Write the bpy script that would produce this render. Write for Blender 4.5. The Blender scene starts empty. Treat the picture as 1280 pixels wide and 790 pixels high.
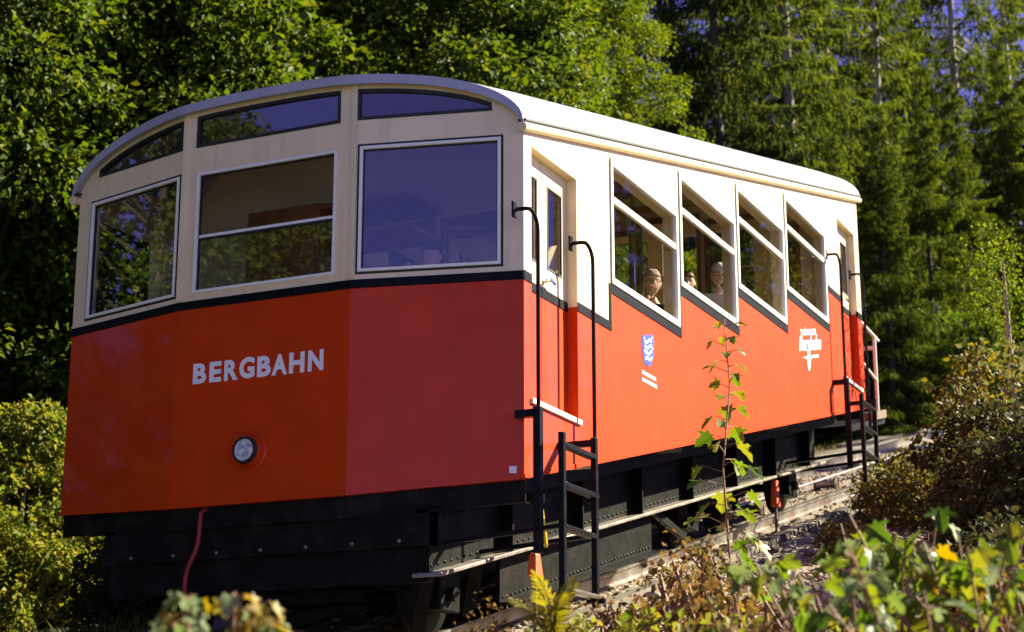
import bpy, bmesh, math, random
import numpy as np
from mathutils import Vector, Matrix
from mathutils.geometry import tessellate_polygon

# ------------------------------------------------------------------ camera, sky, sun, exposure
scene = bpy.context.scene
R = math.radians
CAM = Vector((-11.5841, -5.338, -2.2084)); YAW, PITCH, FPX = .4385, .2583, 2313.86
FW = Vector((math.cos(YAW)*math.cos(PITCH), math.sin(YAW)*math.cos(PITCH), math.sin(PITCH)))
cam_data = bpy.data.cameras.new('camera'); cam = bpy.data.objects.new('camera', cam_data)
scene.collection.objects.link(cam); scene.camera = cam
cam.location = CAM
cam.rotation_euler = FW.to_track_quat('-Z', 'Y').to_euler()
cam_data.sensor_width = 36; cam_data.lens = FPX/1280*36
cam_data.clip_start = .1; cam_data.clip_end = 2000
cam_data.dof.use_dof = True; cam_data.dof.focus_distance = 14.0; cam_data.dof.aperture_fstop = 2.6

SUN_BEARING, SUN_ELEV = R(-46), R(35)
TO_SUN = Vector((math.cos(SUN_BEARING)*math.cos(SUN_ELEV), math.sin(SUN_BEARING)*math.cos(SUN_ELEV), math.sin(SUN_ELEV)))
world = bpy.data.worlds.new('World'); scene.world = world; world.use_nodes = True
wn = world.node_tree.nodes; wl = world.node_tree.links
sky = wn.new('ShaderNodeTexSky'); sky.sky_type = 'NISHITA'; sky.sun_disc = False
sky.sun_elevation = SUN_ELEV; sky.sun_rotation = math.atan2(TO_SUN.x, TO_SUN.y)
sky.air_density = .75; sky.dust_density = .05; sky.ozone_density = 4.0; sky.altitude = 800
grade = wn.new('ShaderNodeHueSaturation'); grade.inputs['Hue'].default_value = .55; grade.inputs['Saturation'].default_value = 1.05
wl.new(sky.outputs[0], grade.inputs['Color']); wl.new(grade.outputs[0], wn['Background'].inputs[0]); wn['Background'].inputs[1].default_value = .06
sd = bpy.data.lights.new('sun', 'SUN'); sd.energy = 5.0; sd.angle = R(.5); sd.color = (1, .95, .68)
sun = bpy.data.objects.new('sun', sd); scene.collection.objects.link(sun)
sun.rotation_euler = (-TO_SUN).to_track_quat('-Z', 'Y').to_euler(); sun.location = (10, -20, 30)
scene.view_settings.view_transform = 'Standard'; scene.view_settings.look = 'None'
scene.view_settings.exposure = 2.0; scene.view_settings.gamma = 1
scene.render.engine = 'CYCLES'
scene.cycles.use_denoising = True
scene.cycles.max_bounces = 8; scene.cycles.transparent_max_bounces = 16
scene.cycles.diffuse_bounces = 3; scene.cycles.glossy_bounces = 4; scene.cycles.transmission_bounces = 4
scene.cycles.sample_clamp_indirect = 4

# ------------------------------------------------------------------ helpers
random.seed(7); RNG = np.random.default_rng(7)
K = .2427          # 25 % gradient of track, body and ground
C = scene.collection

def tag(o, label=None, cat=None, group=None, kind=None):
    if label: o['label'] = label
    if cat: o['category'] = cat
    if group: o['group'] = group
    if kind: o['kind'] = kind
    return o

def link(name, me, parent=None):
    o = bpy.data.objects.new(name, me); C.objects.link(o)
    if parent is not None: o.parent = parent
    return o

def empty(name, loc=(0, 0, 0), rz=0):
    o = bpy.data.objects.new(name, None); C.objects.link(o); o.location = loc; o.rotation_euler = (0, 0, rz)
    o.empty_display_size = .2
    return o

class MB:
    def __init__(s): s.bm = bmesh.new()
    def face(s, pts):
        s.bm.faces.new([s.bm.verts.new(p) for p in pts])
    def hexa(s, b, t):
        B = [s.bm.verts.new(p) for p in b]; T = [s.bm.verts.new(p) for p in t]; n = len(B)
        s.bm.faces.new(B[::-1]); s.bm.faces.new(T)
        for i in range(n): s.bm.faces.new([B[i], B[(i+1) % n], T[(i+1) % n], T[i]])
        return s
    def box(s, a, b, shear=0):
        x0, y0, z0 = a; x1, y1, z1 = b; f = lambda x, y, z: (x, y, z+shear*x)
        return s.hexa([f(x0, y0, z0), f(x1, y0, z0), f(x1, y1, z0), f(x0, y1, z0)], [f(x0, y0, z1), f(x1, y0, z1), f(x1, y1, z1), f(x0, y1, z1)])
    def bar(s, a, b, w, h, up=(0, 0, 1)):
        a = Vector(a); b = Vector(b); d = (b-a).normalized(); u = Vector(up)
        sx = d.cross(u).normalized()*w/2; sy = sx.cross(d).normalized()*h/2
        q = [-sx-sy, sx-sy, sx+sy, -sx+sy]
        return s.hexa([a+v for v in q], [b+v for v in q])
    def tube(s, pts, r, n=10, cap=True):
        pts = [Vector(p) for p in pts]; rs = r if isinstance(r, (list, tuple)) else [r]*len(pts)
        rings = []; prev = None
        for i, p in enumerate(pts):
            d = (pts[min(i+1, len(pts)-1)]-pts[max(i-1, 0)]).normalized()
            if prev is None:
                a = d.orthogonal().normalized()
            else:
                a = (prev-d*prev.dot(d)).normalized()
            prev = a; b = d.cross(a)
            rings.append([s.bm.verts.new(p+(a*math.cos(t)+b*math.sin(t))*rs[i]) for t in [2*math.pi*k/n for k in range(n)]])
        for A, B in zip(rings, rings[1:]):
            for k in range(n): s.bm.faces.new([A[k], A[(k+1) % n], B[(k+1) % n], B[k]])
        if cap:
            s.bm.faces.new(rings[0][::-1]); s.bm.faces.new(rings[-1])
        return s
    def lathe(s, o, axis, prof, n=28, cap=True):
        o = Vector(o); ax = Vector(axis).normalized(); a = ax.orthogonal().normalized(); b = ax.cross(a); rings = []
        for (t, r) in prof:
            rings.append([s.bm.verts.new(o+ax*t+(a*math.cos(q)+b*math.sin(q))*r) for q in [2*math.pi*k/n for k in range(n)]])
        for A, B in zip(rings, rings[1:]):
            for k in range(n): s.bm.faces.new([A[k], A[(k+1) % n], B[(k+1) % n], B[k]])
        if cap:
            s.bm.faces.new(rings[0][::-1]); s.bm.faces.new(rings[-1])
        return s
    def plate(s, outer, holes, fmap, t0, t1):
        loops = [outer]+list(holes)
        flat = [p for l in loops for p in l]
        tris = tessellate_polygon([[Vector((p[0], p[1], 0)) for p in l] for l in loops])
        for t in (t0, t1):
            V = [s.bm.verts.new(fmap(p[0], p[1], t)) for p in flat]
            for tr in tris:
                if len(set(tr)) == 3:
                    try: s.bm.faces.new([V[i] for i in tr])
                    except ValueError: pass
        s.bm.verts.ensure_lookup_table()
        n = len(flat); base = len(s.bm.verts)-2*n; k = 0
        for l in loops:
            for i in range(len(l)):
                a = base+k+i; b = base+k+(i+1) % len(l)
                s.bm.faces.new([s.bm.verts[a], s.bm.verts[b], s.bm.verts[b+n], s.bm.verts[a+n]])
            k += len(l)
        return s
    def mesh(s, name, mat, smooth=False, bevel=0):
        bmesh.ops.remove_doubles(s.bm, verts=s.bm.verts, dist=1e-6)
        bmesh.ops.recalc_face_normals(s.bm, faces=s.bm.faces)
        me = bpy.data.meshes.new(name); s.bm.to_mesh(me); s.bm.free()
        if mat: me.materials.append(mat)
        if smooth:
            me.shade_smooth(); me.set_sharp_from_angle(angle=R(40))
        return me
    def build(s, name, mat, parent=None, smooth=False, bevel=0):
        o = link(name, s.mesh(name, mat, smooth), parent)
        if bevel:
            m = o.modifiers.new('bevel', 'BEVEL'); m.width = bevel; m.segments = 2; m.limit_method = 'ANGLE'; m.angle_limit = R(50)
        return o

def rect(x0, x1, z0, z1): return [(x0, z0), (x1, z0), (x1, z1), (x0, z1)]

def ray(px, py):
    rt = Vector((math.sin(YAW), -math.cos(YAW), 0)); up = rt.cross(FW)
    return FW+rt*((px-640)/FPX)-up*((py-395)/FPX)
def gz(x, y):
    """height of the sloping ground"""
    z = K*x-1.27
    if y > 5: z -= .45*min((y-5)/3, 1)
    if y > 12: z += .12*(y-12)
    if y < -.9: z += .10*math.sin(x*.9+y*1.3)+.07*math.sin(x*2.3-y*1.7)-.05*min(-y-.9, 3)
    if y < -14: z -= .25*(-y-14)
    return z
def spot(px, d):
    r = ray(px, 395); b = math.atan2(r.y, r.x)
    return CAM.x+d*math.cos(b), CAM.y+d*math.sin(b)
def zat(px, py, d):
    r = ray(px, py); return CAM.z+d*r.z/math.hypot(r.x, r.y)

# ------------------------------------------------------------------ materials
def newmat(name):
    m = bpy.data.materials.new(name); m.use_nodes = True; nt = m.node_tree
    return m, nt, nt.nodes, nt.links, nt.nodes['Principled BSDF']

def mottled(name, col, col2=None, scale=6, rough=.5, rvar=.1, metal=0, bump=0, bscale=40, coat=0, coatr=.08, detail=6, spread=(.35, .7), streak=0):
    m, nt, n, l, p = newmat(name)
    tc = n.new('ShaderNodeTexCoord'); no = n.new('ShaderNodeTexNoise'); no.inputs['Scale'].default_value = scale; no.inputs['Detail'].default_value = detail
    l.new(tc.outputs['Object'], no.inputs['Vector'])
    cr = n.new('ShaderNodeValToRGB'); col2 = col2 or tuple(c*.8 for c in col)
    cr.color_ramp.elements[0].color = (*col, 1); cr.color_ramp.elements[1].color = (*col2, 1)
    cr.color_ramp.elements[0].position, cr.color_ramp.elements[1].position = spread
    l.new(no.outputs['Fac'], cr.inputs[0]); l.new(cr.outputs[0], p.inputs['Base Color'])
    if streak:      # thin rain-washed dirt running down the panels
        mp = n.new('ShaderNodeMapping'); mp.inputs['Scale'].default_value = (9, 9, .5); l.new(tc.outputs['Object'], mp.inputs[0])
        ns = n.new('ShaderNodeTexNoise'); ns.inputs['Scale'].default_value = 1.5; ns.inputs['Detail'].default_value = 7; ns.inputs['Roughness'].default_value = .65; l.new(mp.outputs[0], ns.inputs[0])
        sr = n.new('ShaderNodeMapRange'); sr.inputs['From Min'].default_value = .5; sr.inputs['From Max'].default_value = .8; sr.inputs['To Max'].default_value = streak; l.new(ns.outputs['Fac'], sr.inputs['Value'])
        mx = n.new('ShaderNodeMix'); mx.data_type = 'RGBA'; mx.inputs[7].default_value = (.15, .06, .018, 1); l.new(sr.outputs[0], mx.inputs['Factor']); l.new(cr.outputs[0], mx.inputs[6]); l.new(mx.outputs[2], p.inputs['Base Color'])
    mr = n.new('ShaderNodeMapRange'); mr.inputs['To Min'].default_value = max(rough-rvar, .02); mr.inputs['To Max'].default_value = rough+rvar
    no2 = n.new('ShaderNodeTexNoise'); no2.inputs['Scale'].default_value = scale*2.7; l.new(tc.outputs['Object'], no2.inputs['Vector'])
    l.new(no2.outputs['Fac'], mr.inputs['Value']); l.new(mr.outputs[0], p.inputs['Roughness'])
    p.inputs['Metallic'].default_value = metal
    p.inputs['Coat Weight'].default_value = coat; p.inputs['Coat Roughness'].default_value = coatr
    if bump:
        nb = n.new('ShaderNodeTexNoise'); nb.inputs['Scale'].default_value = bscale; nb.inputs['Detail'].default_value = 4
        l.new(tc.outputs['Object'], nb.inputs['Vector'])
        b = n.new('ShaderNodeBump'); b.inputs['Strength'].default_value = bump; b.inputs['Distance'].default_value = .02
        l.new(nb.outputs['Fac'], b.inputs['Height']); l.new(b.outputs[0], p.inputs['Normal'])
        if coat: l.new(b.outputs[0], p.inputs['Coat Normal'])
    return m

M = {}
M['red'] = mottled('red_paint', (.57, .041, .002), (.50, .033, .002), 3, .5, .06, coat=.26, coatr=.05, bump=.10, bscale=2.0, streak=.35)
M['cream'] = mottled('cream_paint', (.79, .63, .39), (.74, .58, .35), 3, .42, .08, coat=.25, coatr=.2, bump=.03, bscale=3, streak=.22)
M['white'] = mottled('white_frame_paint', (.82, .78, .70), (.74, .70, .62), 8, .35, .1)
M['roof'] = mottled('roof_paint', (.36, .36, .43), (.30, .30, .37), 2.5, .5, .12, bump=.05, bscale=12)
M['black'] = mottled('black_trim_paint', (.004, .004, .006), (.008, .008, .010), 8, .45, .1)
M['gasket'] = mottled('rubber_gasket', (.012, .011, .012), None, 20, .6, .1)
M['frame_black'] = mottled('underframe_paint', (.007, .006, .006), (.028, .020, .016), 5, .5, .15, bump=.15, bscale=30, spread=(.5, .85))
M['girder'] = mottled('girder_paint', (.005, .0045, .004), (.016, .011, .009), 4, .5, .15, bump=.15, bscale=30, spread=(.45, .85))
M['flange'] = mottled('sunlit_flange_steel', (.30, .24, .21), (.12, .09, .08), 9, .45, .15, metal=.3)  # pale tone carries the sun highlight along the near lower flange
M['iron'] = mottled('black_iron', (.007, .0065, .008), (.016, .013, .014), 15, .32, .1)
M['steel'] = mottled('rail_steel', (.42, .38, .36), (.22, .15, .12), 5, .32, .1, metal=.8)
M['rust'] = mottled('rusty_steel', (.16, .085, .055), (.08, .05, .04), 8, .8, .1, bump=.3, bscale=60)
M['wood'] = mottled('varnished_wood', (.34, .16, .07), (.20, .09, .04), 5, .4, .1)
M['beige'] = mottled('interior_beige', (.80, .66, .52), (.72, .58, .45), 3, .6, .1)
M['floor'] = mottled('interior_floor', (.06, .05, .045), None, 8, .7, .1)
M['seat'] = mottled('seat_cloth', (.10, .055, .035), (.07, .04, .03), 20, .8, .1)
M['sleeper'] = mottled('sleeper_timber', (.10, .075, .06), (.18, .14, .12), 8, .9, .08, bump=.4, bscale=50)
M['concrete'] = mottled('track_concrete', (.15, .115, .09), (.09, .07, .055), 7, .9, .08, bump=.3, bscale=50)
M['orange'] = mottled('orange_plastic', (.80, .10, .015), (.62, .07, .012), 9, .45, .1)
M['yellow'] = mottled('yellow_paint', (.85, .60, .02), None, 9, .45, .1)
M['hose'] = mottled('red_hose', (.30, .018, .012), None, 9, .6, .1)
M['lens'] = None
M['chrome'] = mottled('chrome', (.8, .8, .82), (.7, .7, .72), 9, .12, .04, metal=1)
M['letter'] = mottled('white_lettering', (.82, .80, .82), (.78, .76, .78), 9, .5, .1)
M['blue'] = mottled('blue_enamel', (.02, .05, .42), (.03, .07, .5), 30, .4, .1)
M['pinkrail'] = mottled('pale_railing_paint', (.70, .56, .52), (.55, .42, .38), 9, .5, .1)
M['bark'] = mottled('bark', (.06, .045, .035), (.03, .022, .016), 9, .9, .05, bump=.6, bscale=25)
M['pale_bark'] = mottled('pale_bark', (.34, .28, .23), (.16, .12, .09), 7, .9, .05, bump=.5, bscale=25)
M['twig'] = mottled('reddish_stem', (.24, .09, .045), (.16, .09, .04), 20, .7, .1)
M['skin'] = mottled('skin', (.76, .52, .45), (.68, .44, .36), 12, .5, .08)
M['navy'] = mottled('navy_cloth', (.03, .035, .10), (.02, .025, .07), 30, .85, .1)
M['whitecloth'] = mottled('white_cloth', (.78, .76, .80), (.68, .66, .72), 30, .85, .1)
M['browncloth'] = mottled('brown_cloth', (.16, .08, .045), None, 30, .85, .1)
M['darkcloth'] = mottled('dark_trousers', (.03, .03, .035), None, 30, .85, .1)
M['greyhair'] = mottled('grey_hair', (.30, .26, .26), (.18, .15, .15), 60, .7, .1)
M['palehair'] = mottled('pale_grey_hair', (.50, .42, .42), (.34, .28, .28), 60, .8, .1)
M['brownhair'] = mottled('brown_hair', (.13, .06, .025), (.07, .035, .015), 60, .6, .1)
M['darkhair'] = mottled('dark_hair', (.02, .015, .012), (.04, .03, .02), 60, .6, .1)
M['red'].node_tree.nodes['Principled BSDF'].inputs['Specular IOR Level'].default_value = .1
for k_ in ('black', 'frame_black', 'girder', 'iron'): M[k_].node_tree.nodes['Principled BSDF'].inputs['Specular IOR Level'].default_value = .08
M['reflector'] = mottled('lamp_reflector', (.92, .92, .96), (.45, .46, .54), 38, .35, .05, metal=.25, spread=(.42, .62))
M['stone'] = mottled('gravel_stone', (.50, .40, .34), (.26, .20, .18), 3, .9, .05)

def glass(name, tint=(.9, .93, .92)):
    m, nt, n, l, p = newmat(name); n.remove(p)
    t = n.new('ShaderNodeBsdfTransparent'); t.inputs[0].default_value = (*tint, 1)
    g = n.new('ShaderNodeBsdfGlossy'); g.inputs['Roughness'].default_value = .015
    tc = n.new('ShaderNodeTexCoord'); no = n.new('ShaderNodeTexNoise'); no.inputs['Scale'].default_value = 1.6; l.new(tc.outputs['Object'], no.inputs[0])
    b = n.new('ShaderNodeBump'); b.inputs['Strength'].default_value = .04; b.inputs['Distance'].default_value = .02
    l.new(no.outputs['Fac'], b.inputs['Height']); l.new(b.outputs[0], g.inputs['Normal'])
    f = n.new('ShaderNodeFresnel'); f.inputs[0].default_value = 1.52
    ge = n.new('ShaderNodeNewGeometry'); ou = n.new('ShaderNodeMath'); ou.operation = 'SUBTRACT'; ou.inputs[0].default_value = 1; l.new(ge.outputs['Backfacing'], ou.inputs[1])
    fo = n.new('ShaderNodeMath'); fo.operation = 'MULTIPLY'; l.new(f.outputs[0], fo.inputs[0]); l.new(ou.outputs[0], fo.inputs[1]); mx = n.new('ShaderNodeMixShader'); l.new(fo.outputs[0], mx.inputs[0]); l.new(t.outputs[0], mx.inputs[1]); l.new(g.outputs[0], mx.inputs[2])
    l.new(mx.outputs[0], n['Material Output'].inputs['Surface'])
    return m
M['glass'] = glass('window_glass', (.88, .86, .82))
M['lens'] = glass('lamp_glass', (.95, .95, .96))
M['glass_front'] = glass('dimmed_front_glass', (.76, .77, .79))  # tint darkens the cab behind; index is raised to strengthen reflections
M['glass_front'].node_tree.nodes['Fresnel'].inputs[0].default_value = 2.45

def leafmat(name, cols, trans=.4, rough=.55, per='island', spec=.15, gain=1.0):
    cols = [tuple(v*gain for v in c) for c in cols]
    m, nt, n, l, p = newmat(name)
    if per == 'island':
        src = n.new('ShaderNodeNewGeometry').outputs['Random Per Island']
    else:
        src = n.new('ShaderNodeObjectInfo').outputs['Random']
    cr = n.new('ShaderNodeValToRGB'); e = cr.color_ramp.elements
    while len(e) < len(cols): e.new(.5)
    for i, c in enumerate(cols): e[i].position = i/(len(cols)-1); e[i].color = (*c, 1)
    l.new(src, cr.inputs[0])
    p.inputs['Roughness'].default_value = rough; p.inputs['Specular IOR Level'].default_value = spec
    l.new(cr.outputs[0], p.inputs['Base Color'])
    tr = n.new('ShaderNodeBsdfTranslucent')
    hs = n.new('ShaderNodeHueSaturation'); hs.inputs['Hue'].default_value = .485; hs.inputs['Saturation'].default_value = 1.1; hs.inputs['Value'].default_value = 1.5
    l.new(cr.outputs[0], hs.inputs['Color']); l.new(hs.outputs[0], tr.inputs[0])
    mx = n.new('ShaderNodeMixShader'); mx.inputs[0].default_value = trans
    l.new(p.outputs[0], mx.inputs[1]); l.new(tr.outputs[0], mx.inputs[2]); l.new(mx.outputs[0], n['Material Output'].inputs['Surface'])
    return m
M['leaf_maple'] = leafmat('maple_leaves', [(.030, .060, .008), (.050, .090, .010), (.075, .105, .012), (.11, .12, .015)], .46, gain=.92)
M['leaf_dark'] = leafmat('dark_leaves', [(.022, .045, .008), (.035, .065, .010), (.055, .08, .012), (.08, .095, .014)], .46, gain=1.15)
M['leaf_light'] = leafmat('light_leaves', [(.07, .115, .012), (.10, .15, .015), (.13, .17, .018), (.16, .17, .02)], .5, gain=.85)
M['leaf_lime'] = leafmat('lime_shrub_leaves', [(.05, .085, .012), (.10, .13, .018), (.16, .16, .025), (.19, .15, .025)], .45, gain=1.2)
M['needle'] = leafmat('spruce_needles', [(.020, .036, .008), (.032, .052, .010), (.048, .065, .012), (.080, .080, .014)], .38, .75, spec=.04, gain=1.2)
M['needle_lit'] = leafmat('sunlit_spruce_needles', [(.032, .050, .008), (.05, .075, .010), (.075, .10, .013), (.10, .11, .02)], .40, .75, spec=.04, gain=1.1)  # lighter copy of the needle colours, standing for sunlit spruce
M['leaf_autumn'] = leafmat('autumn_leaves', [(.05, .060, .012), (.10, .085, .014), (.18, .14, .02), (.07, .08, .018), (.12, .12, .05), (.06, .085, .02)], .42)
M['leaf_shade'] = leafmat('shaded_bramble_leaves', [(.020, .030, .010), (.04, .045, .012), (.07, .05, .018), (.05, .06, .02)], .3)  # dark leaf tones hold the shade on brambles and low bushes
M['leaf_fg'] = leafmat('sapling_leaves', [(.05, .10, .012), (.08, .13, .015), (.11, .15, .018), (.17, .16, .02)], .45, .4, 'object')
M['leaf_fg_blue'] = leafmat('bramble_leaf', [(.07, .11, .03), (.12, .15, .07), (.16, .19, .10), (.10, .14, .03)], .4, .4, 'object')
M['fern_gold'] = leafmat('golden_fern', [(.15, .15, .02), (.21, .19, .022), (.26, .20, .03)], .5)
M['fern_brown'] = leafmat('dry_fern', [(.07, .05, .02), (.13, .065, .022), (.20, .13, .04), (.10, .09, .02)], .35)
M['litter'] = leafmat('dry_litter', [(.10, .05, .02), (.18, .09, .04), (.07, .07, .02), (.22, .15, .07)], .2)
M['grass'] = leafmat('grass_blades', [(.05, .07, .015), (.09, .11, .02), (.15, .13, .04), (.20, .17, .07)], .35)

def groundmat():
    m, nt, n, l, p = newmat('hillside_ground')
    tc = n.new('ShaderNodeTexCoord'); sp = n.new('ShaderNodeSeparateXYZ'); l.new(tc.outputs['Object'], sp.inputs[0])
    a = n.new('ShaderNodeTexNoise'); a.inputs['Scale'].default_value = 1.3; a.inputs['Detail'].default_value = 8; l.new(tc.outputs['Object'], a.inputs[0])
    b = n.new('ShaderNodeTexVoronoi'); b.inputs['Scale'].default_value = 28; l.new(tc.outputs['Object'], b.inputs[0])
    soil = n.new('ShaderNodeValToRGB'); soil.color_ramp.elements[0].color = (.035, .028, .018, 1); soil.color_ramp.elements[1].color = (.11, .085, .05, 1)
    soil.color_ramp.elements[0].position = .35; soil.color_ramp.elements[1].position = .7; l.new(a.outputs['Fac'], soil.inputs[0])
    gr = n.new('ShaderNodeValToRGB'); gr.color_ramp.elements[0].color = (.18, .13, .10, 1); gr.color_ramp.elements[1].color = (.34, .27, .21, 1); l.new(b.outputs['Color'], gr.inputs[0])
    # ballast lies in a strip along the track, its rim broken by noise
    y = n.new('ShaderNodeMath'); y.operation = 'SUBTRACT'; y.inputs[1].default_value = 1.2; l.new(sp.outputs['Y'], y.inputs[0])
    ab = n.new('ShaderNodeMath'); ab.operation = 'ABSOLUTE'; l.new(y.outputs[0], ab.inputs[0])
    ad = n.new('ShaderNodeMath'); ad.operation = 'MULTIPLY_ADD'; ad.inputs[1].default_value = 3.0; l.new(a.outputs['Fac'], ad.inputs[0]); l.new(ab.outputs[0], ad.inputs[2])
    mr = n.new('ShaderNodeMapRange'); mr.inputs['From Min'].default_value = 4.3; mr.inputs['From Max'].default_value = 5.3; mr.inputs['To Min'].default_value = 1; mr.inputs['To Max'].default_value = 0
    l.new(ad.outputs[0], mr.inputs['Value'])
    mx = n.new('ShaderNodeMix'); mx.data_type = 'RGBA'; l.new(mr.outputs[0], mx.inputs['Factor']); l.new(soil.outputs[0], mx.inputs[6]); l.new(gr.outputs[0], mx.inputs[7])
    l.new(mx.outputs[2], p.inputs['Base Color']); p.inputs['Roughness'].default_value = .95
    bp = n.new('ShaderNodeBump'); bp.inputs['Strength'].default_value = .7; bp.inputs['Distance'].default_value = .04; l.new(b.outputs['Distance'], bp.inputs['Height']); l.new(bp.outputs[0], p.inputs['Normal'])
    return m
M['ground'] = groundmat()

# ------------------------------------------------------------------ ground and track
def axis(lo, hi, fine_lo, fine_hi, step, coarse):
    v = list(np.arange(fine_lo, fine_hi+1e-6, step)); s = step
    x = fine_lo
    while x > lo: s = min(s*1.25, coarse); x -= s; v.insert(0, x)
    s = step; x = fine_hi
    while x < hi: s = min(s*1.25, coarse); x += s; v.append(x)
    return v
gx = axis(-160, 320, -12, 20, .4, 14); gy = axis(-220, 260, -6, 9, .35, 14)
verts = [(x, y, gz(x, y)+(0 if -.7 < y < 4.7 else random.uniform(-.03, .03))) for x in gx for y in gy]
ny = len(gy)
faces = [(i*ny+j, (i+1)*ny+j, (i+1)*ny+j+1, i*ny+j+1) for i in range(len(gx)-1) for j in range(ny-1)]
gme = bpy.data.meshes.new('ground'); gme.from_pydata(verts, [], faces); gme.materials.append(M['ground']); gme.shade_smooth()
tag(link('ground', gme), kind='structure')

track = tag(empty('railway_track', (0, 2, -1.27)), 'sloping steel rails on timber sleepers under the red car', 'railway')
def in_track(o): o.parent = track; o.matrix_parent_inverse = Matrix.Translation((0, -2, 1.27)); return o
RX0, RX1, RH = -9, 60, -1.12
for y in (.95, 3.05):
    prof = [(-.07, -.15), (.07, -.15), (.07, -.135), (.012, -.12), (.012, -.035), (.036, -.025), (.036, 0), (-.036, 0), (-.036, -.025), (-.012, -.035), (-.012, -.12), (-.07, -.135)]
    mb = MB(); mb.hexa([(RX0, y+a, K*RX0+RH+b) for a, b in prof], [(RX1, y+a, K*RX1+RH+b) for a, b in prof])
    in_track(mb.build('rail', M['steel']))
sl = MB().box((-.12, .35, -.14), (.12, 3.65, 0), K).mesh('sleeper', M['sleeper'])
for i in range(62):
    x = -7+i*.72
    o = in_track(link('sleeper', sl)); o.location = (x, random.uniform(-.04, .04), K*x+RH-.155)
# concrete edge strips beside the sleepers, in lengths
for y in (.36, 3.64):
    for i in range(14):
        x0 = -8+i*3; mb = MB().box((x0, y-.08, -.30), (x0+2.985, y+.08, -.075), K)
        for v in mb.bm.verts: v.co.z += RH
        in_track(mb.build('edge_strip', M['concrete'], bevel=.012))
cab = MB().tube([(x, 1.75, K*x+RH+.02) for x in range(-9, 61, 3)], .02, 8)
tag(cab.build('haulage_cable', M['steel'], smooth=True), 'grey steel haulage rope lying along the middle of the track', 'cable')
for i, x in enumerate((-2, 4.2, 10.6, 14.2, 18.5, 24)):
    t = tag(empty('cable_roller', (x, 1.75, K*x+RH-.10)), 'small steel cable roller between the rails', 'roller', 'cable rollers along the track')
    MB().lathe((0, -.14, .03), (0, 1, 0), [(0, .09), (.02, .09), (.05, .065), (.23, .065), (.26, .09), (.28, .09)], 16).build('wheel', M['steel'], t, True)
    for s in (-1, 1): MB().bar((0, s*.18, -.05), (0, s*.18, .05), .10, .02, (0, 1, 0)).build('bracket', M['rust'], t)

# ------------------------------------------------------------------ the funicular car
W, L, EAVE = 4.01, 9.71, 2.62
car = tag(empty('funicular_car', (0, 2, -1.1)), 'red and cream funicular railway car on sloping track', 'railway car')
INV = Matrix.Translation((0, -2, 1.1))
def incar(o): o.parent = car; o.matrix_parent_inverse = INV; return o
def part(mb, name, mat, parent=None, smooth=False, bevel=0):
    o = mb.build(name, M[mat], parent, smooth, bevel)
    if parent is None: incar(o)
    return o

XI = [1.655+1.64*i for i in range(4)]; ZI = [1.785+.3975*i for i in range(4)]
DZ = 1.96
stair = []
zc = 1.47
stair.append((.975, zc)); stair.append((XI[0]-.02, zc))
for i in range(4):
    stair.append((XI[i]-.02, ZI[i])); stair.append((XI[i]-.02+1.64, ZI[i]))
ZE = 3.46
stair.append((XI[3]+1.62, ZE)); stair.append((8.75, ZE))
D1 = (.13, .975, .57, 2.49); D2 = (8.75, 9.52, 2.53, 4.45)

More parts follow.
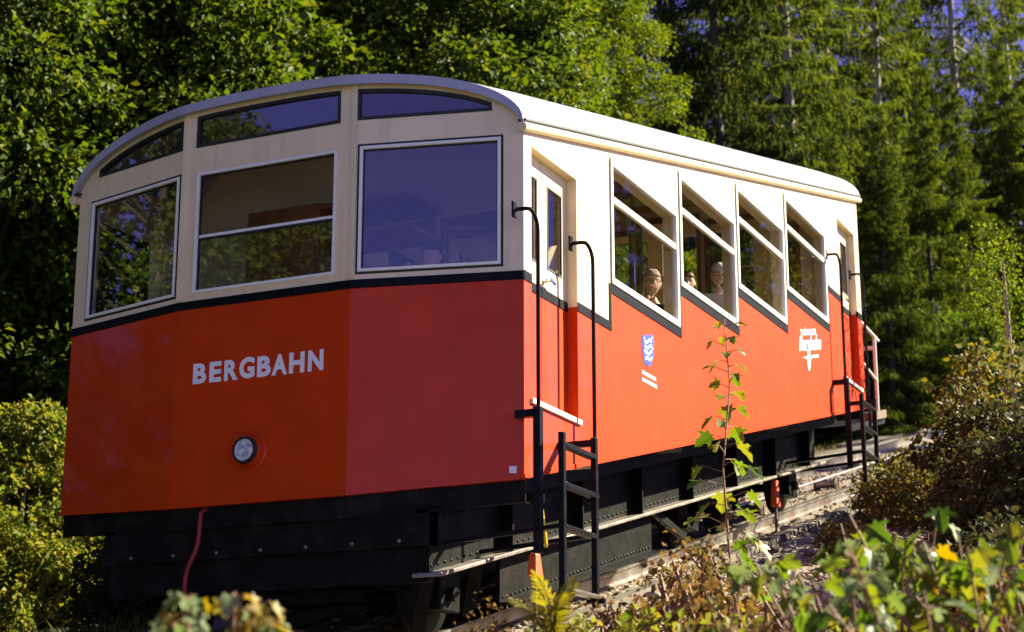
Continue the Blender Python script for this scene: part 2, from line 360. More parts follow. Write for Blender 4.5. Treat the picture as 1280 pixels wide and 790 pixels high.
def side_wall(right):
    fm = (lambda u, v, t: (u, t, v)) if right else (lambda u, v, t: (u, W-t, v))
    side = '' 
    low = [(0, 0), (0, zc), (D1[0], zc), (D1[0], D1[2]), (D1[1], D1[2])]+stair+[(8.75, D2[2]), (D2[1], D2[2]), (D2[1], ZE), (L, ZE), (L, K*L)]
    part(MB().plate(low, [], fm, 0, .12), 'lower_side_panel', 'red')
    up = [(0, zc), (D1[0], zc), (D1[0], D1[3]), (D1[1], D1[3])]+stair+[(8.75, D2[3]), (D2[1], D2[3]), (D2[1], ZE), (L, ZE), (L, K*L+EAVE+.04), (0, EAVE+.04)]
    holes = [rect(x+.05, x+1.55, z+.075, z+1.06) for x, z in zip(XI, ZI)]
    part(MB().plate(up, holes, fm, 0, .12), 'upper_side_panel', 'cream')
    # black stepped lining between the two colours
    a, b = .024, .036
    ln = [(x+a, z-b) for x, z in stair]; ln[0] = (D1[1]+.001, zc-b); ln[-1] = (8.749, ZE-b)
    lu = [(x-a, z+b) for x, z in stair]; lu[0] = (D1[1]+.001, zc+b); lu[-1] = (8.749, ZE+b)
    part(MB().plate(ln+lu[::-1], [], fm, -.006, .02), 'black_lining', 'black')
    part(MB().plate(rect(.001, D1[0], zc-b, zc+b), [], fm, -.006, .02), 'black_lining', 'black')
    part(MB().plate(rect(D2[1], L-.001, ZE-b, ZE+b), [], fm, -.006, .02), 'black_lining', 'black')
    # thin lip along the bottom
    part(MB().plate([(0, -.012), (L, K*L-.012), (L, K*L+.022), (0, .022)], [], fm, -.008, .05), 'bottom_lip', 'red')
    for x, z in zip(XI, ZI):
        w = part(MB().plate(rect(x+.012, x+1.592, z+.045, z+1.098), [rect(x+.056, x+1.546, z+.100, z+1.054)], fm, -.016, .03), 'window', 'white', bevel=.004)
        part(MB().plate(rect(x-.002, x+1.606, z+.041, z+1.118), [rect(x+.011, x+1.593, z+.046, z+1.099)], fm, -.004, .02), 'gasket', 'gasket', w)
        part(MB().plate(rect(x+.055, x+1.547, z+.745, z+.80), [], fm, -.006, .03), 'transom', 'white', w, bevel=.004)
        part(MB().plate(rect(x+.055, x+1.547, z+.09, z+.75), [], fm, .012, .020), 'pane', 'glass', w)
        part(MB().plate(rect(x+.055, x+1.547, z+.795, z+1.055), [], fm, .010, .018), 'pane', 'glass', w)
    # recessed double doors
    for (x0, x1, z0, z1), zb in ((D1, zc), (D2, ZE)):
        xm = (x0+x1)/2-.06
        leaves = [(x0, xm-.004), (xm+.004, x1)]; so = 0; tt = 0
        if not right and x0 < 1: so, tt = .86, .045
        fm0 = fm; fm = (lambda u, v, t, f_=fm0, so=so, tt=tt: f_(u+so, v, t+tt))
        d = None
        for li, (a0, a1) in enumerate(leaves):
            hole = rect(a0+(a1-a0)*.24, a1-(a1-a0)*.24, zb+.22, z1-.17)
            o = part(MB().plate(rect(a0, a1, zb, z1+.02), [hole], fm, .085, .115), 'door', 'cream', bevel=.004)
            part(MB().plate(rect(hole[0][0]-.014, hole[1][0]+.014, hole[0][1]-.014, hole[2][1]+.014), [[(p[0], p[1]) for p in hole]], fm, .080, .095), 'gasket', 'gasket', o)
            part(MB().plate([(p[0]+(-.005 if i in (0, 3) else .005), p[1]+(-.005 if i < 2 else .005)) for i, p in enumerate(hole)], [], fm, .097, .103), 'pane', 'glass', o)
            part(MB().plate(rect(a0, a1, z0-.02, zb), [], fm, .085, .115), 'lower_panel', 'red', o, bevel=.004)
            part(MB().plate(rect(a0+.001, a1-.001, zb-b, zb+b), [], fm, .079, .09), 'black_lining', 'black', o)
            if li == 0: d = o
        mb = MB()
        c0 = Vector(fm(xm+.05, zb+.10, .085)); n = Vector((0, -1 if right else 1, 0))
        mb.lathe(c0, n, [(0, .022), (.02, .022), (.021, .01), (.05, .01), (.052, .02), (.065, .02)], 12)
        mb.bar(c0+n*.055, c0+n*.055+Vector((.09, 0, -.01)), .016, .016)
        part(mb, 'handle', 'chrome', d, True)
        fm = fm0
        part(MB().plate(rect(x0-.02, x1+.03, z0-.022, z0+.018), [], fm, -.022, .09), 'door_sill', 'white', d, bevel=.004)
        for xx in (x0-.01, x1-.035):   # jamb beads
            pass
side_wall(True); side_wall(False)

def arch(y):
    t = min(abs(y-W/2)/(W/2+.03), 1); return 2.66+.55*(1-t**2.5)**(1/1.8)
PL = [(0, 0), (-.309, 1.25), (-.309, 2.76), (0, 4.01)]
def front_x(y):
    if y < 1.25: return -.309*max(y, 0)/1.25
    if y > 2.76: return -.309*(W-min(y, W))/1.25
    return -.309

def facet_fn(i, rear=False):
    a = Vector((*PL[i], 0)); b = Vector((*PL[i+1], 0)); e = (b-a).normalized(); n = Vector((e.y, -e.x, 0))   # inward
    if rear: return (lambda u, v, t: (L-(a+e*u+n*t).x, (a+e*u+n*t).y, v+K*L)), a, e, (b-a).length
    return (lambda u, v, t: tuple(a+e*u+n*t+Vector((0, 0, v)))), a, e, (b-a).length

def front_end(rear=False):
    Z0, Z1 = 1.435, 1.50
    for i in range(3):
        fm, a, e, ln = facet_fn(i, rear)
        y_of = lambda u: a.y+e.y*u
        x_of = lambda u: a.x+e.x*u
        kb = -K if rear else K
        bot = lambda u: kb*x_of(u)
        part(MB().plate([(0, bot(0)), (ln, bot(ln)), (ln, Z0+.03), (0, Z0+.03)], [], fm, 0, .05), 'front_panel' if not rear else 'rear_panel', 'red')
        part(MB().plate([(0, bot(0)-.012), (ln, bot(ln)-.012), (ln, bot(ln)+.018), (0, bot(0)+.018)], [], fm, -.012, .04), 'bottom_lip', 'red')
        part(MB().plate(rect(0, ln, Z0, Z1), [], fm, -.010, .03), 'black_band', 'black', bevel=.003)
        top = [(ln*k/12, arch(y_of(ln*k/12))+kb*x_of(ln*k/12)-.05) for k in range(13)]
        wz0, wz1 = (1.545, 2.54)
        wu = [(.157, 1.25), (.125, 1.40), (.04, 1.13)][i]
        hole = rect(wu[0]+.03, wu[1]-.03, wz0+.03, wz1-.03)
        tu = [(.24, 1.262), (.122, 1.41), (.04, 1.05)][i]
        def up_top(u, d=0): return arch(y_of(u))+kb*x_of(u)-.125-d
        us = [tu[0]+(tu[1]-tu[0])*k/10 for k in range(11)]
        zb = 2.742
        th = [(tu[0], zb), (tu[1], zb)]+[(u, max(up_top(u), zb+.02)) for u in us[::-1]]
        wall = part(MB().plate([(0, Z1-.03), (ln, Z1-.03)]+top[::-1], [hole, th], fm, 0, .05), 'front_wall' if not rear else 'rear_wall', 'cream')
        # main window: black outline, pale frame, pane
        sash = (i == 1)
        w = part(MB().plate(rect(wu[0]+.012, wu[1]-.012, wz0+.012, wz1-.012), [rect(wu[0]+.036, wu[1]-.036, wz0+.036, wz1-.036)], fm, -.014, .04), 'front_window' if not rear else 'rear_window', 'white', bevel=.003)
        part(MB().plate(rect(wu[0]-.006, wu[1]+.006, wz0-.006, wz1+.006), [rect(wu[0]+.011, wu[1]-.011, wz0+.011, wz1-.011)], fm, -.004, .02), 'gasket', 'cream' if sash else 'gasket', w)
        part(MB().plate(rect(wu[0]+.034, wu[1]-.034, wz0+.034, wz1-.034), [rect(wu[0]+.044, wu[1]-.044, wz0+.044, wz1-.044)], fm, .006, .03), 'inner_gasket', 'gasket', w)
        if sash:
            part(MB().plate(rect(wu[0]+.035, wu[1]-.035, wz0+.035, 2.0), [], fm, .020, .027), 'pane', 'glass_front', w)
            part(MB().plate(rect(wu[0]+.035, wu[1]-.035, 2.0, 2.022), [], fm, .008, .036), 'sash_bar', 'white', w)
            part(MB().plate(rect(wu[0]+.035, wu[1]-.035, 1.985, 2.0), [], fm, .010, .034), 'sash_seal', 'gasket', w)
        else:
            part(MB().plate(rect(wu[0]+.035, wu[1]-.035, wz0+.035, wz1-.035), [], fm, .018, .025), 'pane', 'glass_front', w)
        # top light under the curved roof
        ins = .022
        us2 = [tu[0]+ins+(tu[1]-tu[0]-2*ins)*k/10 for k in range(11)]
        inner = [(tu[0]+ins, zb+ins), (tu[1]-ins, zb+ins)]+[(u, max(up_top(u, ins), zb+ins+.012)) for u in us2[::-1]]
        out = [(tu[0]-.004, zb-.004), (tu[1]+.004, zb-.004)]+[(u, z+.004) for u, z in th[2:]]
        t = part(MB().plate(out, [inner], fm, -.006, .04), 'top_light', 'gasket')
        part(MB().plate([(p[0], p[1]) for p in th], [], fm, .014, .021), 'pane', 'glass_front', t)
front_end(); front_end(True)

# narrow cover strips on the corners of the faceted front
for i in (1, 2):
    x, y = PL[i]
    part(MB().bar((x-.003, y, 1.51), (x-.003, y, arch(y)+K*x-.07), .05, .014, (1, 0, 0)), 'corner_strip', 'cream', bevel=.004)

# roof shell
def roof():
    ys = [W/2+(W/2+.03)*math.copysign(1-(1-abs(s))**1.7, s) for s in np.linspace(-1, 1, 49)]
    mb = MB(); bm = mb.bm; g = {}
    nx = 14
    for j, y in enumerate(ys):
        x0 = front_x(y)-.075; x1 = L-front_x(y)+.075
        for i in range(nx+1):
            x = x0+(x1-x0)*i/nx; z = arch(y)+K*x
            e = .0 if 0 < i < nx else -.012
            g[i, j, 0] = bm.verts.new((x, y, z+e)); g[i, j, 1] = bm.verts.new((x, y if 0 < j < 48 else y, z-.085))
    n = len(ys)
    for i in range(nx):
        for j in range(n-1):
            bm.faces.new([g[i, j, 0], g[i+1, j, 0], g[i+1, j+1, 0], g[i, j+1, 0]])
            bm.faces.new([g[i, j, 1], g[i, j+1, 1], g[i+1, j+1, 1], g[i+1, j, 1]])
    for j in range(n-1):
        for i in (0, nx): bm.faces.new([g[i, j, 0], g[i, j+1, 0], g[i, j+1, 1], g[i, j, 1]])
    for i in range(nx):
        for j in (0, n-1): bm.faces.new([g[i, j, 0], g[i+1, j, 0], g[i+1, j, 1], g[i, j, 1]])
    r = part(mb, 'roof', 'roof', None, True)
    for y in (-.035, W+.035):
        s = 1 if y < 1 else -1
        part(MB().tube([(-.07, y+.012*s, EAVE-.03-K*.07), (L+.07, y+.012*s, K*(L+.07)+EAVE-.03)], .034, 12), 'gutter', 'cream', r, True)
        part(MB().box((-.06, min(y, y+.04*s)-.012, EAVE+.015), (L+.06, max(y, y+.04*s)+.012, EAVE+.032), K), 'drip_edge', 'gasket', r)
roof()

# lettering, crest, logo
def text_mesh(txt, w, h, mat, bold=.0, depth=.003, shear=0):
    cu = bpy.data.curves.new('t', 'FONT'); cu.body = txt; cu.size = 1; cu.offset = bold; cu.extrude = .01; cu.shear = shear; cu.resolution_u = 4
    o = bpy.data.objects.new('t', cu); C.objects.link(o)
    me = bpy.data.meshes.new_from_object(o.evaluated_get(bpy.context.evaluated_depsgraph_get()))
    bpy.data.objects.remove(o); bpy.data.curves.remove(cu)
    v = np.array([x.co[:] for x in me.vertices]); lo = v.min(0); hi = v.max(0)
    for x in me.vertices:
        x.co = ((x.co.x-lo[0])/(hi[0]-lo[0])*w, (x.co.y-lo[1])/(hi[1]-lo[1])*h, (x.co.z-lo[2])/(hi[2]-lo[2])*depth)
    me.materials.append(M[mat]); return me
def on_front(me, y_left, z):
    for v in me.vertices: v.co = (-.3095-v.co.z, y_left-v.co.x, z+v.co.y)
    return me
def on_side(me, x, z, slope=K, y=0.):
    for v in me.vertices: v.co = (x+v.co.x, y-.0005-v.co.z, z+v.co.y+slope*v.co.x)
    return me
xx = 0
cells = [('B', .118), ('E', .105), ('R', .122), ('G', .132), ('B', .118), ('A', .132), ('H', .130), ('N', .130)]
gaps = [.025, .024, .010, .021, .008, .015, .027, 0]; gs = (1.135-sum(c[1] for c in cells))/sum(gaps)
for (ch, w), gap in zip(cells, gaps):
    incar(link('letter', on_front(text_mesh(ch, w, .157 if ch != 'G' else .163, 'letter', .042), 2.598-xx, .846)))
    xx += w+gap*gs
def smooth_poly(pts): return pts
sh = [(0, .27), (0, .12), (.02, .06), (.065, .02), (.13, 0), (.195, .02), (.24, .06), (.26, .12), (.26, .27)]
fs = lambda x0, z0, sl: (lambda u, v, t: (x0+u, t, z0+v+sl*u))
crest = part(MB().plate(sh, [], fs(2.335, 1.285, K), -.004, .01), 'crest', 'blue')
for k in range(4):      # four wavy pale bars stand for the striped lion of the arms
    z = .055+.05*k
    pts = [(.05+.032*j, z+.012*math.sin(j*1.4+k)) for j in range(6)]
    part(MB().plate(pts+[(u, v+.024) for u, v in pts[::-1]], [], fs(2.335, 1.285, K), -.006, .0), 'crest_bar', 'letter', crest)
for (u, v) in ((.04, .245), (.22, .245), (.04, .14), (.225, .15)):
    st = [(u+math.cos(math.pi*q/5+math.pi/2)*(.017 if q % 2 == 0 else .007), v+math.sin(math.pi*q/5+math.pi/2)*(.017 if q % 2 == 0 else .007)) for q in range(10)]
    part(MB().plate(st, [], fs(2.335, 1.285, K), -.006, .0), 'crest_star', 'letter', crest)
for k, (z, ww) in enumerate(((1.225, .30), (1.165, .32))):
    x = 2.315
    while x < 2.315+ww:
        d = random.choice((.02, .028, .034)); part(MB().plate(rect(0, d, 0, .030), [], fs(x, z, 0), -.004, .005), 'caption_mark', 'letter', crest); x += d+.008
incar(link('logo_lettering', on_side(text_mesh('THÜRINGER', .62, .085, 'letter', .008), 7.03, 1.015-.095+K*7.03)))
incar(link('logo_lettering', on_side(text_mesh('Bergbahn', .86, .22, 'letter', .018, shear=.25), 6.97, .70+K*6.97)))
sw = [(0, .10), (.30, .115), (.62, .12), (.62, .085), (.32, .085), (.28, -.02), (.23, -.06), (.19, .0), (.17, .08)]
part(MB().plate(sw, [], fs(7.08, .58+K*7.08, K), -.004, .01), 'logo_flourish', 'letter')
part(MB().plate(rect(0, .05, 0, .05), [], lambda u, v, t: (-.012-u*.25-t*.97, .05+u, v+.03), -.002, .01), 'sticker', 'letter')

# headlight
hc = Vector((-.309, 2.055, .288)); HS = .92
hl = part(MB().lathe(hc+Vector((.01, 0, 0)), (-1, 0, 0), [(q_, r_*HS) for q_, r_ in [(0, .150), (.012, .150), (.02, .146), (.025, .132), (.075, .118), (.085, .112), (.085, .10)]], 36, False), 'headlight', 'red', None, True)
part(MB().lathe(hc+Vector((-.06, 0, 0)), (-1, 0, 0), [(q_, r_*HS) for q_, r_ in [(0, .109), (.045, .109), (.052, .104), (.052, .09), (.030, .088)]], 36, False), 'lens_ring', 'gasket', hl, True)
part(MB().lathe(hc+Vector((-.07, 0, 0)), (-1, 0, 0), [(q_, r_*HS) for q_, r_ in [(0, .012), (.002, .03), (.012, .065), (.032, .088)]], 36), 'reflector', 'reflector', hl, True)
part(MB().lathe(hc+Vector((-.098, 0, 0)), (-1, 0, 0), [(q_, r_*HS) for q_, r_ in [(0, .090), (.004, .090), (.012, .075), (.018, .045), (.020, .012)]], 36), 'lens', 'lens', hl, True)
part(MB().lathe(hc+Vector((-.072, 0, 0)), (-1, 0, 0), [(0, .018), (.012, .02), (.018, .012), (.019, .004)], 20), 'bulb', 'letter', hl, True)

# underframe: skirt, cross beams, girders, wheels
for i in range(3):
    fm, a, e, ln = facet_fn(i)
    o = part(MB().plate([(.0, K*a.x-.17), (ln, K*(a.x+e.x*ln)-.17), (ln, K*(a.x+e.x*ln)-.008), (0, K*a.x-.008)], [], fm, .035, .07), 'skirt', 'frame_black')
    for k in range(6):
        u = ln*(k+.5)/6; p = Vector(fm(u, K*(a.x+e.x*u)-.035, .035)); nn = Vector(fm(u, 0, -1))-Vector(fm(u, 0, 0))
        part(MB().lathe(p-nn*.004, nn, [(0, .011), (.010, .010), (.013, .006)], 8), 'bolt', 'girder', o)
for y in (.36, W-.40):
    part(MB().box((.02, y, -.16), (L-.02, y+.04, -.008), K), 'skirt', 'frame_black')
fb = part(MB().box((-.24, .62, -.47), (-.10, 3.39, -.18), 0), 'front_beam', 'frame_black', bevel=.006)
for k in range(7):
    y = .85+k*.38
    part(MB().lathe((-.238, y, -.425), (-1, 0, 0), [(0, .016), (.014, .015), (.02, .008)], 8), 'bolt', 'steel', fb)
part(MB().box((-.20, .64, -.715), (-.12, 3.37, -.46), 0), 'front_beam', 'frame_black', bevel=.006)
part(MB().bar((-.2415, 1.9, -.11), (-.2415, 2.02, -.11), .004, .04), 'builder_plate', 'yellow')
for y, s in ((.62, 1), (W-.62, -1)):
    gm = 'girder' if s > 0 else 'frame_black'; gdr = part(MB().box((-.23, min(y, y+.03*s), -.60), (9.6, max(y, y+.03*s), -.17), K), 'girder', gm)
    ylo, yhi = min(y-.13*s, y+.10*s), max(y-.13*s, y+.10*s)
    part(MB().box((-.29 if s > 0 else -.1, ylo, -.625), (9.62, yhi, -.598), K), 'flange', 'flange' if s > 0 else 'frame_black', gdr, bevel=.004)
    part(MB().box((-.24, ylo, -.18), (9.62, yhi, -.155), K), 'flange', 'frame_black', gdr)
    rv = MB(); yy = y-.001*s
    for k in range(96):
        x = -.2+k*.102
        for h in (-.555, -.225):
            c = Vector((x, yy, K*x+h)); rv.lathe(c, (0, -s, 0), [(0, .015), (.006, .012), (.009, .005)], 6)
    tag(part(rv, 'rivets', 'girder', gdr), kind='stuff')
    for k in range(7):
        x = .9+k*1.35
        part(MB().box((x, min(y-.11*s, y-.002*s), -.598), (x+.02, max(y-.11*s, y-.002*s), -.18), K), 'stiffener', 'girder', gdr)
    # deeper riveted plate girder hanging below the middle of the car
    dg = part(MB().plate([(.95, -.98), (4.15, -.98), (4.15, -.62), (.95, -.62)], [], lambda u, v, t: (u, y+.02*s+t*s, v+K*u), 0, .03), 'deep_girder', 'girder')
    part(MB().box((.94, ylo+.02, -1.0), (4.16, yhi, -.978), K), 'flange', 'frame_black', dg)
    rv = MB()
    for k in range(42):
        x = 1.0+k*.075; rv.lathe((x, y+.019*s, K*x-.945), (0, -s, 0), [(0, .014), (.006, .011), (.009, .005)], 6)
    tag(part(rv, 'rivets', 'girder', dg), kind='stuff')
    part(MB().bar((4.2, y+.03*s, K*4.2-.62), (5.0, y+.03*s, K*5-.95), .05, .07), 'brace', 'frame_black', dg)
part(MB().box((0, 1.25, -.80), (9.4, 2.75, -.20), K), 'dark_filler', 'frame_black')  # added dark box that stops bright ground showing through the underframe
for k in range(7):
    x = .9+k*1.35
    part(MB().box((x, .7, -.52), (x+.09, W-.7, -.2), K), 'cross_member', 'frame_black')
for x in (.35, 5.6, 6.9, 9.1):
    ax = part(MB().tube([(x, .7, K*x-.83), (x, W-.7, K*x-.83)], .05, 12), 'axle', 'frame_black', None, True)
    for y in (.95, 3.05):
        s = 1 if y > 2 else -1
        part(MB().lathe((x, y-.055*s*-1, K*x-.83), (0, -s, 0), [(0, .06), (.001, .25), (.03, .29), (.09, .285), (.10, .31), (.125, .31), (.126, .07)], 32), 'wheel', 'frame_black', ax, True)
        part(MB().box((x-.16, y-.20 if y < 2 else y+.08, K*x-.95), (x+.16, y-.08 if y < 2 else y+.20, K*x-.62)), 'axle_box', 'frame_black', ax, bevel=.01)
for x in (5.6, 6.9):
    pass
part(MB().box((5.2, .75, -.78), (7.3, .83, -.58), K), 'bogie_frame', 'frame_black')
part(MB().box((5.2, W-.83, -.78), (7.3, W-.75, -.58), K), 'bogie_frame', 'frame_black')
for x in (-.05, .75):
    part(MB().bar((x, .72, K*x-.62), (x+.18, .9, K*x-1.02), .10, .02), 'guard_plate', 'frame_black')

# hanging hose
part(MB().tube([(-.20, 2.46, -.06), (-.33, 2.46, -.14), (-.335, 2.47, -.35), (-.335, 2.49, -.42), (-.335, 2.55, -.53), (-.335, 2.57, -.62), (-.335, 2.575, -.9), (-.33, 2.57, -1.2)], .017, 10), 'hose', 'hose', None, True)
# yellow hand lever beside the ladder
part(MB().tube([(.235, -.02, -.12), (.25, -.02, -.19)], .011, 8), 'lever_shank', 'iron', None, True)
part(MB().tube([(.25, -.02, -.19), (.33, -.02, -.45)], .014, 8), 'lever', 'yellow', None, True)
part(MB().box((.20, -.03, -.14), (.28, .1, -.08)), 'lever_bracket', 'iron')

def boarding(dx, dz):
    lad = None
    for xa, z0, z1, y in ((.02, -.86, .30, -.28), (.60, -.86, .36, -.28)):
        o = part(MB().box((xa-.022+dx, y-.022, z0+dz), (xa+.022+dx, y+.022, z1+dz)), 'ladder', 'iron', lad, bevel=.004) if lad is None else part(MB().box((xa-.022+dx, y-.022, z0+dz), (xa+.022+dx, y+.022, z1+dz)), 'upright', 'iron', lad, bevel=.004)
        lad = lad or o
    part(MB().box((-.12+dx, -.175, -.55+dz), (-.06+dx, -.12, .47+dz)), 'upright', 'iron', lad, bevel=.004)
    part(MB().box((-.12+dx, -.13, .40+dz), (-.065+dx, .02, .455+dz)), 'bracket', 'iron', lad)
    part(MB().box((.575+dx, -.26, .30+dz), (.625+dx, .02, .345+dz)), 'bracket', 'iron', lad)
    for z in (.215, -.065, -.36):
        part(MB().box((.04+dx, -.305, z-.018+dz), (.58+dx, -.245, z+.018+dz)), 'rung', 'iron', lad, bevel=.004)
    for k in range(3):
        part(MB().box((.03+dx, -.35+k*.045, -.80+dz), (.60+dx, -.325+k*.045, -.782+dz)), 'step_bar', 'steel', lad)
    for xx in (.03, .58):
        part(MB().bar((xx+dx, -.27, -.35+dz), (xx+dx, .66, -.42+dz), .03, .03), 'stay', 'iron', lad)
        part(MB().box((xx-.015+dx, -.36, -.835+dz), (xx+.015+dx, -.22, -.803+dz)), 'step_bracket', 'iron', lad)
    for x0, zt, zb in ((-.02, 1.90, -.16), (1.0, 1.93, .0)):
        pts = [(x0-.17+dx, -.002, zt+dz), (x0-.16+dx, -.10, zt+dz)]
        for q in range(6):
            t = q/5*math.pi/2; pts.append((x0-.14+.14*math.sin(t)+dx, -.12, zt-.12+.12*math.cos(t)+dz))
        pts += [(x0+dx, -.12, zb+.15+dz), (x0+.01+dx, -.12, zb+.06+dz), (x0+.05+dx, -.12, zb+dz), (x0+.09+dx, -.02, zb-.02+dz)]
        h = part(MB().tube(pts, .0155, 10), 'grab_rail', 'iron', None, True)
        part(MB().box((x0-.20+dx, -.022, zt-.06+dz), (x0-.145+dx, -.002, zt+.06+dz)), 'rail_foot', 'iron', h, bevel=.006)
boarding(0, 0); boarding(8.38, 1.94)

# rear service platform with pale railing
rp = part(MB().box((9.8, .25, -.28), (11.65, 3.76, -.20), K), 'rear_platform', 'frame_black')
for y in (.3, 3.7):
    part(MB().tube([(10.0, y, 3.76), (11.2, y, 3.69), (11.7, y, 3.66)], .022, 10), 'railing', 'pinkrail', rp, True)
    part(MB().tube([(10.0, y, 3.30), (11.5, y, 3.09)], .017, 10), 'railing', 'pinkrail', rp, True)
    for x, z in ((10.0, 3.76), (11.5, 3.67)):
        part(MB().tube([(x, y, K*x-.22), (x, y, z)], .024, 10), 'post', 'pinkrail', rp, True)
    part(MB().box((10.9, y-.1, -.20), (11.55, y+.05, -.10), K), 'toe_board', 'rust', rp)
part(MB().tube([(11.5, .3, 3.52), (11.5, 3.7, 3.52)], .028, 10), 'railing', 'pinkrail', rp, True)

# interior
fl = []
for i in range(5):
    x0 = XI[0]+1.64*(i-1) if i else .15; x1 = XI[0]+1.64*i-.02
    if i == 0: x0, x1 = .06, XI[0]-.02
    z = 1.785+.3975*(i-1)-.93 if i else .62
    x1 += .3; x0 += .3 if i else 0; x1 = min(x1, 8.2)
    part(MB().box((x0, .13, z-.06), (x1, W-.13, z)), 'cabin_floor', 'floor')
    part(MB().box((x1, .13, z-.05), (x1+.02, W-.13, z+.40)), 'cabin_riser', 'wood')
    if i >= 1:
        for y0, y1 in ((.2, 1.65), (2.35, W-.2)):
            be = part(MB().box((x0+.95, y0, z+.50), (x1-.12, y1, z+.57)), 'bench', 'seat', bevel=.02)
            part(MB().box((x1-.12, y0, z+.50), (x1-.06, y1, z+.98)), 'backrest', 'wood', be, bevel=.015)
            part(MB().box((x0+.98, y0+.05, z), (x1-.15, y1-.05, z+.50)), 'bench_base', 'wood', be)
part(MB().box((8.24, .13, 2.50), (L-.06, W-.13, 2.56)), 'cabin_floor', 'floor')
def z_top(x): return K*x+2.66
# partitions with openings
for x, zf, wide in ((1.50, .62, True), (8.22, 2.56, False)):
    zt = z_top(x)
    fm = lambda u, v, t: (x+t, u, v)
    topc = [(W-.13, zt-.02)]+[(y, arch(y)+K*x-.09) for y in np.linspace(W-.35, .35, 9)]+[(.13, zt-.02)]
    door = rect(1.55, 2.25, zf+.02, zf+1.95)
    wn_ = rect(.35, 1.40, zf+.85, zf+1.85)
    wn2 = rect(2.40, 3.60, zf+.85, zf+1.85)
    pt = part(MB().plate([(.13, zf-.3), (W-.13, zf-.3)]+topc, [door, wn_] + ([] if wide else [wn2]), fm, 0, .04), 'partition', 'beige')
    for q in ((door, wn_) if wide else (door, wn_, wn2)):
        part(MB().plate(rect(q[0][0]-.05, q[1][0]+.05, q[0][1]-.05, q[2][1]+.05), [q], fm, -.015, .055), 'partition_frame', 'wood', pt)
# driver's desk, locker and shelves in the front cab
dk = part(MB().box((.06, .30, 1.10), (.42, 1.35, 1.16)), 'control_desk', 'wood', bevel=.01)
part(MB().box((.08, .4, .62), (.30, 1.25, 1.10)), 'desk_pedestal', 'floor', dk)
part(MB().tube([(.1, 1.1, 1.16), (.06, 1.12, 1.42)], .015, 8), 'control_lever', 'iron', dk, True)
part(MB().lathe((.055, 1.123, 1.42), (-.1, .05, 1), [(0, .02), (.02, .032), (.05, .02), (.055, .004)], 12), 'lever_knob', 'gasket', dk, True)
lk = part(MB().box((.95, 2.3, .62), (1.48, 3.0, 2.62)), 'locker', 'wood', bevel=.008)
for z in (1.9, 2.12, 2.36):
    part(MB().box((.935, 2.33, z), (.95, 2.97, z+.17)), 'locker_drawer', 'wood', lk, bevel=.006)
part(MB().box((.94, 1.45, 2.30), (1.49, 2.3, 2.34)), 'shelf', 'wood', lk)
part(MB().box((.94, 1.45, 2.56), (1.49, 2.3, 2.60)), 'shelf', 'wood', lk)
for x in (3.27, 4.91, 6.55):
    part(MB().tube([(x, 1.7, K*x+.2), (x, 1.7, K*x+3.05)], .02, 8), 'grab_pole', 'chrome', None, True)
    part(MB().bar((x, .14, K*x+2.52), (x, W-.14, K*x+2.52), .05, .07), 'roof_tie', 'wood')
for y in (.45, W-.45):
    part(MB().bar((1.55, y, K*1.55+2.50), (8.2, y, K*8.2+2.50), .10, .04), 'luggage_rail', 'wood')

# ------------------------------------------------------------------ people in the car
def skin_obj(name, verts, edges, radii, mat, parent, sub=2):
    me = bpy.data.meshes.new(name); me.from_pydata([Vector(v) for v in verts], edges, [])
    o = link(name, me)
    m = o.modifiers.new('skin', 'SKIN'); m.use_smooth_shade = True
    adj = {i: set() for i in range(len(verts))}
    for a, b in edges: adj[a].add(b); adj[b].add(a)
    seen = set()
    for i in range(len(verts)):
        sv = me.skin_vertices[0].data[i]; sv.radius = (radii[i], radii[i]); sv.use_root = False
        if i not in seen:
            sv.use_root = True; st = [i]
            while st:
                q = st.pop()
                if q in seen: continue
                seen.add(q); st += list(adj[q])
    s = o.modifiers.new('sub', 'SUBSURF'); s.levels = sub; s.render_levels = sub
    ev = bpy.data.meshes.new_from_object(o.evaluated_get(bpy.context.evaluated_depsgraph_get()))
    bpy.data.objects.remove(o); ev.materials.clear(); ev.materials.append(mat); ev.shade_smooth()
    return link(name, ev, parent) if parent is not None else ev

def skull(co):
    x, y, z = co; r = math.hypot(x, y)
    if z > 0 and r > 1e-5:
        f = (1-min(z, 1)**2.7)**(1/2.4)/r; x *= f; y *= f
    return x, y, z

def head_bm(bm, c, yaw, tilt):
    rot = Matrix.Rotation(yaw, 4, 'Z') @ Matrix.Rotation(tilt, 4, 'Y')
    t = bmesh.new(); bmesh.ops.create_uvsphere(t, u_segments=32, v_segments=24, radius=1)
    for v in t.verts:
        x, y, z = skull(v.co)
        w = 1-.25*max(0, -z)**1.2
        X = .092*x*(1 if x > 0 else 1.02); Y = .074*y*w; Z = .113*z
        if x > 0 and z < -.2: X *= 1-.10*(-z)
        g = lambda a, b, s: math.exp(-((y*.074-a)**2+(z*.118-b)**2)/(2*s*s)) if x > .2 else 0
        X += .036*g(0, -.020, .011)+.012*g(0, .005, .008)             # nose
        X -= .012*(g(.030, .012, .012)+g(-.030, .012, .012))          # eye sockets
        X += .007*g(0, -.055, .015)+.010*g(0, -.088, .016)            # lips, chin
        X -= .005*g(0, -.048, .006)
        for s in (1, -1):                                             # ears
            d = (x*.095+.01)**2+(z*.118+.0)**2
            if y*s > .75: Y += s*.016*math.exp(-d/(2*.018**2))
        v.co = (X, Y, Z)
    M4 = Matrix.Translation(c) @ rot
    t.transform(M4); tmp = bpy.data.meshes.new('h'); t.to_mesh(tmp); t.free(); bm.from_mesh(tmp); bpy.data.meshes.remove(tmp)
    return M4

